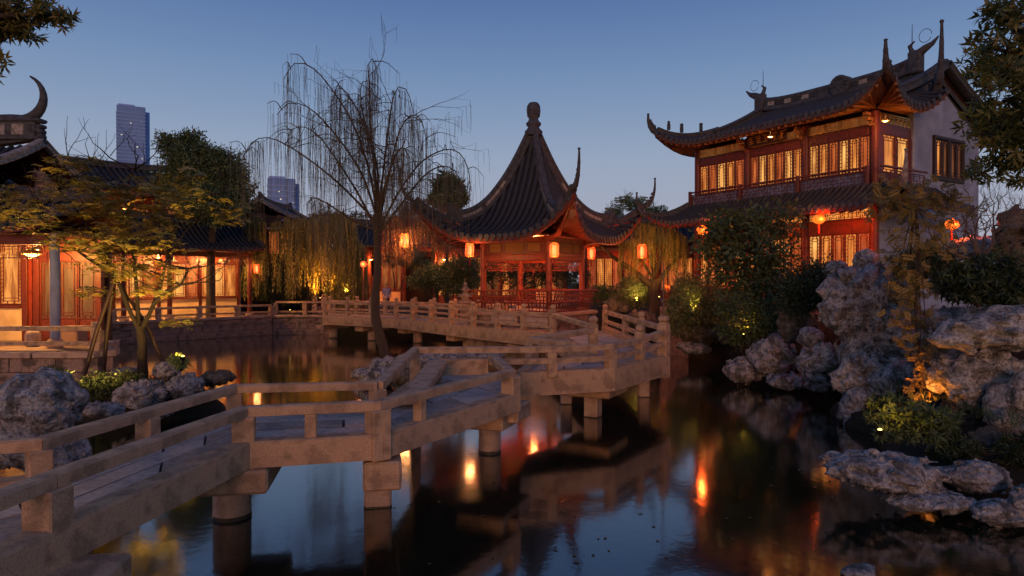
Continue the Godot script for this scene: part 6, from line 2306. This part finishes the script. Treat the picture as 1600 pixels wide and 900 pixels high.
	mk.call("leafy tree top lit amber between the willow trunk and the garden hall", 620, 450, 44.0, [[640, 400, 26, 14], [610, 405, 22, 12], [660, 415, 20, 10]], 380, Vector2(0.26, 0.44), lit, "spray")
	mk.call("clipped dark hedge at the foot of the maple props", 160, 612, 15.9, [[150, 605, 34, 18], [185, 608, 28, 16], [130, 620, 20, 16], [200, 595, 20, 12]], 620, Vector2(0.12, 0.22), [lc(0.03, 0.045, 0.014), lc(0.05, 0.06, 0.018)], "bushy")
	mk.call("tiny bright fern beside the islet spotlight", 284, 572, 15.6, [[284, 562, 12, 9]], 40, Vector2(0.12, 0.2), [lc(0.14, 0.17, 0.04)], "whorl")
	mk.call("bush with dim leaves behind the leftmost boulder", 60, 575, 15.0, [[90, 585, 20, 10]], 60, Vector2(0.12, 0.2), drk, "bushy")
	# palm-like yew behind the pavilion roof
	r = Vector3(-4.4, 1.1, -46.0)
	crowned("fan_leaved_tree", "dark spiky-crowned tree peeping over the pavilion roof's left ridge", r, [Vector3(), Vector3(0, 4, 0), Vector3(0.1, 7.0, 0)], [pxb(r, 700, 295, 20, 18, 46), pxb(r, 688, 312, 14, 12, 46), pxb(r, 714, 310, 12, 14, 46)], 330, Vector2(0.5, 0.85), dk, "whorl", 0.16)
	r = Vector3(8.6, 1.2, -50.0)
	crowned("distant_tree", "thin-leaved tree far behind between the pavilion and the hall", r, [Vector3(), Vector3(0, 3, 0), Vector3(0.1, 5.5, 0)], [pxb(r, 985, 318, 26, 12, 50), pxb(r, 1020, 335, 24, 14, 50), pxb(r, 960, 335, 18, 12, 50)], 260, Vector2(0.4, 0.7), dk, "spray", 0.14, 0.0, 0.2)
	r = Vector3(-12.0, 1.2, -62.0)
	crowned("background_tree", "tangled brown-leaved tree behind the bare willow's trunk", r, [Vector3(), Vector3(0, 3, 0), Vector3(0.1, 5.0, 0)], [pxb(r, 560, 350, 40, 18, 60), pxb(r, 620, 345, 34, 18, 60), pxb(r, 510, 345, 30, 16, 60)], 420, Vector2(0.4, 0.7), [lc(0.05, 0.04, 0.02), lc(0.06, 0.05, 0.024)], "spray", 0.14, 0.0, 0.2)
	# grass and moss on the banks
	var gs := []
	for i in 2600:
		gs.append(Vector3(R.randf_range(7.6, 13.5), 0.95, -R.randf_range(9.0, 33.0)))
		var p: Vector3 = gs[-1]
		var h := 0.95
		for e in [[Vector3(13.2, 0.6, -17.0), Vector3(4.0, 1.9, 7.0)], [Vector3(12.5, 0.6, -28.0), Vector3(4.2, 1.7, 8.0)]]:
			var d := Vector2((p.x - e[0].x) / e[1].x, (p.z - e[0].z) / e[1].z).length_squared()
			if d < 1.0:
				h = maxf(h, e[0].y + e[1].y * sqrt(1.0 - d) - 0.03)
		gs[-1].y = h
	for i in 420:
		var a := R.randf() * TAU
		var q := sqrt(R.randf()) * 0.95
		gs.append(Vector3(-9.3 + cos(a) * q * 2.2, -0.1 + 0.85 * sqrt(1.0 - q * q), -16.6 - sin(a) * q * 1.15))
	for i in 260:
		var a := R.randf() * TAU
		var q := sqrt(R.randf()) * 0.97
		gs.append(Vector3(-3.4 + cos(a) * q * 2.2, -0.15 + 0.42 * sqrt(1.0 - q * q), -23.4 - sin(a) * q * 1.6))
	var fl := []
	for i in 170:
		var p := [Vector2(7.4, -12.0), Vector2(5.6, -9.4), Vector2(-6.8, -13.8), Vector2(6.9, -20.5), Vector2(0.4, -8.6), Vector2(-3.0, -19.0)][i % 6] as Vector2
		fl.append(Vector3(p.x + R.randfn() * 1.1, 0.006, p.y + R.randfn() * 1.3))
	var fallen := Node3D.new()
	fallen.name = "fallen_leaves"
	tag(fallen, "small fallen leaves floating on the dark pond", "leaves", "", "stuff")
	add_child(fallen)
	scatter(fallen, "floating_leaf", "fallen", fl, Vector2(0.05, 0.1), [lc(0.1, 0.07, 0.02), lc(0.06, 0.06, 0.02)], "leaf_thick")
	var grass := Node3D.new()
	grass.name = "ground_cover"
	grass.set_meta("kind", "stuff")
	grass.set_meta("label", "short dark grass and moss covering the garden banks")
	grass.set_meta("category", "grass")
	add_child(grass)
	scatter(grass, "grass_blades", "blade", gs, Vector2(0.12, 0.3), [lc(0.03, 0.045, 0.014), lc(0.05, 0.06, 0.02)], "grass")


# ---------------------------------------------------------------- lamps, furniture and the visitor

func build_lamps() -> void:
	tube_lantern("lit red lantern hanging at the pavilion's left corner", at(734, 391, 27.4), 1.0, 0.62, 5.0, "red gauze lanterns of the pavilion")
	tube_lantern("lit red lantern hanging at the pavilion's front column", at(866, 391, 26.0), 1.0, 0.62, 5.0, "red gauze lanterns of the pavilion")
	tube_lantern("lit red lantern hanging alone among the small willow's leaves", at(1003, 393, 30.2), 1.1, 1.3, 4.0)
	tube_lantern("red lantern half hidden behind the pavilion's right column", at(924, 396, 31.6), 1.0, 0.6, 3.0, "red gauze lanterns of the pavilion")
	tube_lantern("lit red lantern hanging among the willow twigs left of the pavilion", at(632, 376, 35.0), 1.2, 1.6, 18.0)
	round_lantern("round orange lantern under the hall's lower eave, at its left end", at(1097, 360, 27.9), 0.9, 0.55, 6.0, "round lanterns along the hall's lower eave")
	round_lantern("round orange lantern before the hall's right doors", at(1279, 343, 23.9), 0.8, 0.35, 5.0, "round lanterns along the hall's lower eave")
	round_lantern("round red lantern half hidden by maple leaves at the right", at(1486, 351, 17.5), 0.66, 0.8, 2.5)
	# warm lamps under the hall's upper eave
	ceiling_lamp("lamp under the near upswept corner of the hall's upper eave", Vector3(12.55, 8.6, -22.9), 1.5, Color(1.0, 0.6, 0.26), 0.5)
	ceiling_lamp("lamp under the middle of the hall's upper eave beside the name board", Vector3(9.9, 8.75, -26.1), 0.5, Color(1.0, 0.6, 0.26), 0.5)
	ceiling_lamp("lamp in the pavilion's ceiling", Vector3(0.95, 4.7, -30.0), 9.0, Color(1.0, 0.55, 0.3), 0.6)
	# post lamp
	var p := at(568, 470, 38.5)
	var t := thing("post_lamp", "orange globe lamp on a thin post beyond the bridge's left end", "lamp", p)
	var m := M.new()
	m.lathe([[0.09, -0.8], [0.07, 0.1], [0.035, 0.2], [0.035, 1.85], [0.07, 1.9]], 10)
	part(t, "post", m, mats.lacquer_dark)
	var g := M.new()
	var prof := []
	for i in 9:
		var a := -PI / 2 + PI * i / 8.0
		prof.append([maxf(0.005, cos(a) * 0.19), 2.07 + sin(a) * 0.19])
	g.lathe(prof, 16)
	part(t, "globe_lamp", g, mats.lantern_paper)
	omni(t, Vector3(0, 2.07, 0.3), c8(255, 140, 70), 4.0, 0.18)
	garden_light("bright yellow spotlight among the ferns at the lower right shore", at(1376, 688, 10.3), Vector3(0.7, 0.8, -0.5), 1.2, Color(1.0, 0.72, 0.2), 0.9)
	garden_light("spotlight under the yellow-green shrub by the bridge corner", at(1084, 492, 25.6), Vector3(0.0, 0.9, -0.5), 5.0, Color(1.0, 0.84, 0.4))
	garden_light("spotlight under the plants above the craggy shore stones", at(1163, 531, 21.2), Vector3(0.1, 0.9, -0.5), 3.0, Color(1.0, 0.72, 0.3))
	garden_light("spotlight at the foot of the small willow", at(995, 475, 32.6), Vector3(0.0, 0.9, -0.5), 4.0, Color(1.0, 0.8, 0.42))
	garden_light("spotlight beside the tiny fern on the left islet", at(285, 569, 15.2), Vector3(-0.35, 0.75, -0.45), 11.0, Color(1.0, 0.8, 0.44))
	garden_light("spotlight in the hedge left of the maple trunk", at(180, 590, 15.3), Vector3(-0.3, 0.9, -0.1), 7.0, Color(1.0, 0.8, 0.44), 0.45)
	garden_light("spotlight on the rocks at the foot of the slender maple", at(1438, 668, 12.6), Vector3(0.1, 1.0, -0.1), 2.6, Color(1.0, 0.58, 0.2))
	garden_light("spotlight among the shrubs at the far bridge's left end", at(540, 462, 42.0), Vector3(0.1, 0.9, -0.4), 9.0, Color(1.0, 0.78, 0.34))
	garden_light("spotlight at the left end of the islet, in front of the hedge", at(128, 618, 14.9), Vector3(0.0, 0.75, -0.45), 11.0, Color(1.0, 0.8, 0.44), 0.45)
	garden_light("small path light on the far quay", at(453, 489, 40.8), Vector3(0.0, 1.0, -0.3), 0.7, Color(1.0, 0.8, 0.5))
	garden_light("spotlight lifting the yellow willow's leaves from below", at(500, 470, 41.6), Vector3(-0.1, 1.0, -0.15), 26.0, Color(1.0, 0.66, 0.24))
	garden_light("spotlight on the bank left of the pavilion, behind the bushy tree", at(690, 462, 38.6), Vector3(0.1, 0.9, 0.2), 9.0, Color(1.0, 0.66, 0.36))
	garden_light("spotlight under the small willow's left boughs", at(1030, 470, 30.4), Vector3(0.1, 1.0, -0.3), 9.0, Color(1.0, 0.7, 0.26))


func build_furniture() -> void:
	# planters and drums on the left terrace
	var t := thing("stone_drum", "carved stone drum stool on the left terrace", "stool", at(51, 540, 20.4) * Vector3(1, 0, 1) + Vector3(0, 1.26, 0))
	var m := M.new()
	m.lathe([[0.001, 0.0], [0.16, 0.0], [0.21, 0.12], [0.22, 0.25], [0.2, 0.4], [0.15, 0.46], [0.001, 0.46]], 16)
	part(t, "drum", m, mats.granite_warm)
	t = thing("square_planter", "pale square planter box on the left terrace", "planter", at(115, 530, 21.5) * Vector3(1, 0, 1) + Vector3(0, 1.26, 0))
	m = M.new()
	m.box(Vector3(0, 0.24, 0), Vector3(0.55, 0.48, 0.55), 0.03)
	m.box(Vector3(0, 0.5, 0), Vector3(0.62, 0.08, 0.62), 0.02)
	part(t, "box", m, mats.planter_clay)
	# little stone pagoda
	t = thing("stone_pagoda", "small tiered stone pagoda behind the far bridge, left of the pavilion", "stone lantern", at(727, 482, 36.0) * Vector3(1, 0, 1) + Vector3(0, 1.0, 0))
	m = M.new()
	m.box(Vector3(0, 0.15, 0), Vector3(0.9, 0.3, 0.9), 0.04)
	m.box(Vector3(0, 0.5, 0), Vector3(0.55, 0.4, 0.55), 0.04)
	part(t, "base", m, mats.granite_warm)
	for i in 4:
		var r := M.new()
		var w := 0.95 - i * 0.17
		r.lathe([[w * 0.68, 0.72 + i * 0.34], [w * 0.72, 0.76 + i * 0.34], [w * 0.3, 0.9 + i * 0.34], [w * 0.28, 1.06 + i * 0.34]], 6)
		part(t, "tier", r, mats.granite_warm)
	m = M.new()
	m.lathe([[0.1, 2.06], [0.12, 2.14], [0.05, 2.2], [0.07, 2.28], [0.001, 2.42]], 8)
	part(t, "finial", m, mats.granite_warm)
	# a dark iron post leaning on the bridge rail
	m = M.new()
	m.tube([W(2.3, 1.3, 18.4), W(2.16, 2.0, 18.2), W(2.1, 2.3, 18.1)], [0.03, 0.03, 0.05], 7)
	tag(part(self, "iron_bar", m, mats.iron), "dark iron bar leaning against the carved bridge post", "bar")


func build_person() -> void:
	# a visitor standing behind the far bridge, back half turned, seen as a dim figure through the rail
	var ps := at(604, 452, 42.0) * Vector3(1, 0, 1) + Vector3(0, 1.3, 0)
	var t := thing("person", "person in a pale mauve shirt standing on the bank behind the willow trunk", "person", ps, 0.5)
	var smin := func(a: float, b: float, k: float) -> float:
		var h := clampf(0.5 + 0.5 * (b - a) / k, 0.0, 1.0)
		return lerpf(b, a, h) - k * h * (1.0 - h)
	var cone := func(p: Vector3, b: Array) -> float:
		var ab: Vector3 = b[1] - b[0]
		var h := clampf((p - b[0]).dot(ab) / ab.length_squared(), 0.0, 1.0)
		return (p - b[0] - ab * h).length() - lerpf(b[2], b[3], h)
	var body := [
		[Vector3(0, 0.98, 0), Vector3(0, 1.2, 0.01), 0.15, 0.14], [Vector3(-0.08, 1.32, 0), Vector3(0.08, 1.32, 0), 0.13, 0.13], [Vector3(-0.15, 1.4, 0), Vector3(0.15, 1.4, 0), 0.07, 0.07], [Vector3(0, 1.4, 0), Vector3(0, 1.52, 0.02), 0.062, 0.055],
		[Vector3(-0.09, 0.92, 0), Vector3(-0.1, 0.5, 0.03), 0.095, 0.062], [Vector3(-0.1, 0.5, 0.03), Vector3(-0.1, 0.09, -0.02), 0.062, 0.042], [Vector3(-0.1, 0.05, -0.03), Vector3(-0.11, 0.035, 0.15), 0.045, 0.036],
		[Vector3(0.09, 0.92, 0), Vector3(0.1, 0.5, 0.02), 0.095, 0.062], [Vector3(0.1, 0.5, 0.02), Vector3(0.11, 0.09, -0.03), 0.062, 0.042], [Vector3(0.11, 0.05, -0.03), Vector3(0.13, 0.035, 0.15), 0.045, 0.036],
		[Vector3(-0.19, 1.4, 0), Vector3(-0.25, 1.12, -0.02), 0.052, 0.042], [Vector3(-0.25, 1.12, -0.02), Vector3(-0.24, 0.88, 0.07), 0.042, 0.028],
		[Vector3(0.19, 1.4, 0), Vector3(0.25, 1.12, -0.02), 0.052, 0.042], [Vector3(0.25, 1.12, -0.02), Vector3(0.2, 0.98, 0.2), 0.042, 0.028]]
	var skin := func(p: Vector3) -> float:
		var d := 1e6
		for b in body:
			d = smin.call(d, cone.call(p, b), 0.035)
		return d
	part(t, "body", field_mesh(Vector3(-0.34, -0.03, -0.2), Vector3(0.34, 1.56, 0.28), 0.022, skin), mats.skin)
	var hd := func(p: Vector3) -> float:
		var u := (p - Vector3(0, 1.64, 0.025)) / Vector3(0.075, 0.115, 0.092)
		var d := (u.length() - 1.0) * 0.08
		d = smin.call(d, (p - Vector3(0, 1.575, 0.055)).length() - 0.042, 0.03)
		d = smin.call(d, cone.call(p, [Vector3(0, 1.655, 0.115), Vector3(0, 1.625, 0.132), 0.009, 0.014]), 0.012)
		for s in [-1, 1]:
			d = smin.call(d, (p - Vector3(s * 0.078, 1.635, 0.01)).length() - 0.02, 0.012)
			d = maxf(d, 0.012 - (p - Vector3(s * 0.032, 1.652, 0.118)).length())
		d = maxf(d, 0.006 - (p - Vector3(0, 1.585, 0.12)).length())
		return d
	part(t, "head", field_mesh(Vector3(-0.12, 1.5, -0.1), Vector3(0.12, 1.78, 0.17), 0.009, hd), mats.skin)
	var hr := func(p: Vector3) -> float:
		var u := (p - Vector3(0, 1.665, 0.0)) / Vector3(0.086, 0.112, 0.1)
		return maxf((u.length() - 1.0) * 0.085, (p.z - 0.06) + (1.68 - p.y) * 0.5)
	part(t, "hair", field_mesh(Vector3(-0.12, 1.5, -0.14), Vector3(0.12, 1.8, 0.14), 0.012, hr), mats.hair)
	var shirt := [[Vector3(0, 0.93, 0), Vector3(0, 1.2, 0.01), 0.172, 0.16], [Vector3(-0.08, 1.32, 0), Vector3(0.08, 1.32, 0), 0.147, 0.147], [Vector3(-0.16, 1.4, 0), Vector3(0.16, 1.4, 0), 0.086, 0.086], [Vector3(-0.19, 1.4, 0), Vector3(-0.235, 1.18, -0.015), 0.07, 0.064], [Vector3(0.19, 1.4, 0), Vector3(0.235, 1.18, -0.015), 0.07, 0.064]]
	var sh := func(p: Vector3) -> float:
		var d := 1e6
		for b in shirt:
			d = smin.call(d, cone.call(p, b), 0.03)
		return maxf(maxf(d, 0.86 - p.y), 0.068 - Vector2(p.x, p.z - 0.02).length() if p.y > 1.4 else -1.0)
	part(t, "shirt", field_mesh(Vector3(-0.36, 0.8, -0.22), Vector3(0.36, 1.52, 0.24), 0.02, sh), mats.shirt)
	var tr := [[Vector3(0, 0.93, 0), Vector3(0, 0.98, 0), 0.16, 0.165], [Vector3(-0.09, 0.9, 0), Vector3(-0.1, 0.5, 0.03), 0.112, 0.084], [Vector3(-0.1, 0.5, 0.03), Vector3(-0.1, 0.08, -0.02), 0.084, 0.072], [Vector3(0.09, 0.9, 0), Vector3(0.1, 0.5, 0.02), 0.112, 0.084], [Vector3(0.1, 0.5, 0.02), Vector3(0.11, 0.08, -0.03), 0.084, 0.072]]
	var tf := func(p: Vector3) -> float:
		var d := 1e6
		for b in tr:
			d = smin.call(d, cone.call(p, b), 0.02)
		return maxf(d, 0.1 - p.y)
	part(t, "trousers", field_mesh(Vector3(-0.26, 0.06, -0.22), Vector3(0.26, 1.16, 0.22), 0.02, tf), mats.trousers)
	for s in 2:
		var w: Vector3 = [Vector3(-0.24, 0.87, 0.075), Vector3(0.195, 0.972, 0.215)][s]
		var dir: Vector3 = [Vector3(0.02, -1, 0.25), Vector3(-0.25, -0.35, 0.9)][s].normalized()
		var sd: Vector3 = [Vector3(0, 0.2, 1), Vector3(0.3, 1, 0.4)][s]
		sd = (sd - dir * sd.dot(dir)).normalized()
		var nn := dir.cross(sd)
		var bones := [[w, w + dir * 0.075, 0.024, 0.03], [w + dir * 0.02 + sd * 0.026, w + dir * 0.05 + sd * 0.05, 0.012, 0.01], [w + dir * 0.05 + sd * 0.05, w + dir * 0.082 + sd * 0.05, 0.01, 0.008]]
		for k in 4:
			var o: Vector3 = sd * (0.027 - 0.018 * k)
			var l: float = [0.068, 0.076, 0.07, 0.055][k]
			bones.append([w + dir * 0.075 + o, w + dir * (0.075 + l * 0.5) + o + nn * 0.012, 0.0095, 0.0085])
			bones.append([w + dir * (0.075 + l * 0.5) + o + nn * 0.012, w + dir * (0.075 + l * 0.9) + o + nn * 0.034, 0.0085, 0.007])
		var hf := func(p: Vector3) -> float:
			var d := 1e6
			for b in bones:
				d = smin.call(d, cone.call(p, b), 0.006)
			return d
		var cc := w + dir * 0.07
		part(t, "hand", field_mesh(cc - Vector3.ONE * 0.115, cc + Vector3.ONE * 0.115, 0.006, hf), mats.skin)


# ---------------------------------------------------------------- everything in order

func _ready() -> void:
	R.seed = 20240
	var cam := Camera3D.new()
	cam.name = "camera"
	cam.position = Vector3(0, EYE, 0)
	cam.rotation_degrees.x = -0.54
	cam.fov = rad_to_deg(2.0 * atan(450.0 / F))
	cam.near = 0.1
	cam.far = 2500.0
	add_child(cam)
	cam.current = true
	var env := Environment.new()
	env.background_mode = Environment.BG_SKY
	var sky := Sky.new()
	var sm := PanoramaSkyMaterial.new()
	var g := Gradient.new()
	g.offsets = PackedFloat32Array([0.0, 0.28, 0.375, 0.41, 0.444, 0.467, 0.5, 0.52, 1.0])
	g.colors = PackedColorArray([c8(52, 77, 128), c8(68, 95, 148), c8(87, 116, 165), c8(118, 144, 181), c8(150, 165, 189), c8(162, 168, 186), c8(168, 166, 176), c8(90, 88, 92), c8(40, 40, 44)])
	var im := Image.create_empty(64, 512, false, Image.FORMAT_RGBAF)
	for y in 512:
		var c := g.sample((y + 0.5) / 512.0).srgb_to_linear()
		for x in 64:
			im.set_pixel(x, y, c)
	sm.panorama = ImageTexture.create_from_image(im)
	sky.sky_material = sm
	env.sky = sky
	env.background_energy_multiplier = 1.0
	env.tonemap_mode = Environment.TONE_MAPPER_LINEAR
	env.tonemap_exposure = 1.0
	env.sdfgi_enabled = true
	env.ssao_enabled = true
	env.ssil_enabled = true
	var we := WorldEnvironment.new()
	we.name = "world_environment"
	we.environment = env
	add_child(we)
	# the last of the afterglow, from behind the camera's left shoulder
	var sun := DirectionalLight3D.new()
	sun.name = "afterglow"
	sun.light_energy = 0.34
	sun.light_color = Color(1.0, 0.7, 0.5)
	sun.light_angular_distance = 20.0
	sun.shadow_enabled = true
	sun.sky_mode = DirectionalLight3D.SKY_MODE_LIGHT_ONLY
	sun.rotation_degrees = Vector3(-8.0, -6.0, 0.0)
	add_child(sun)
	make_materials()
	build_setting()
	build_left()
	build_bridge()
	build_pavilion()
	build_hall()
	build_rocks()
	build_plants()
	build_furniture()
	build_lamps()
	build_person()
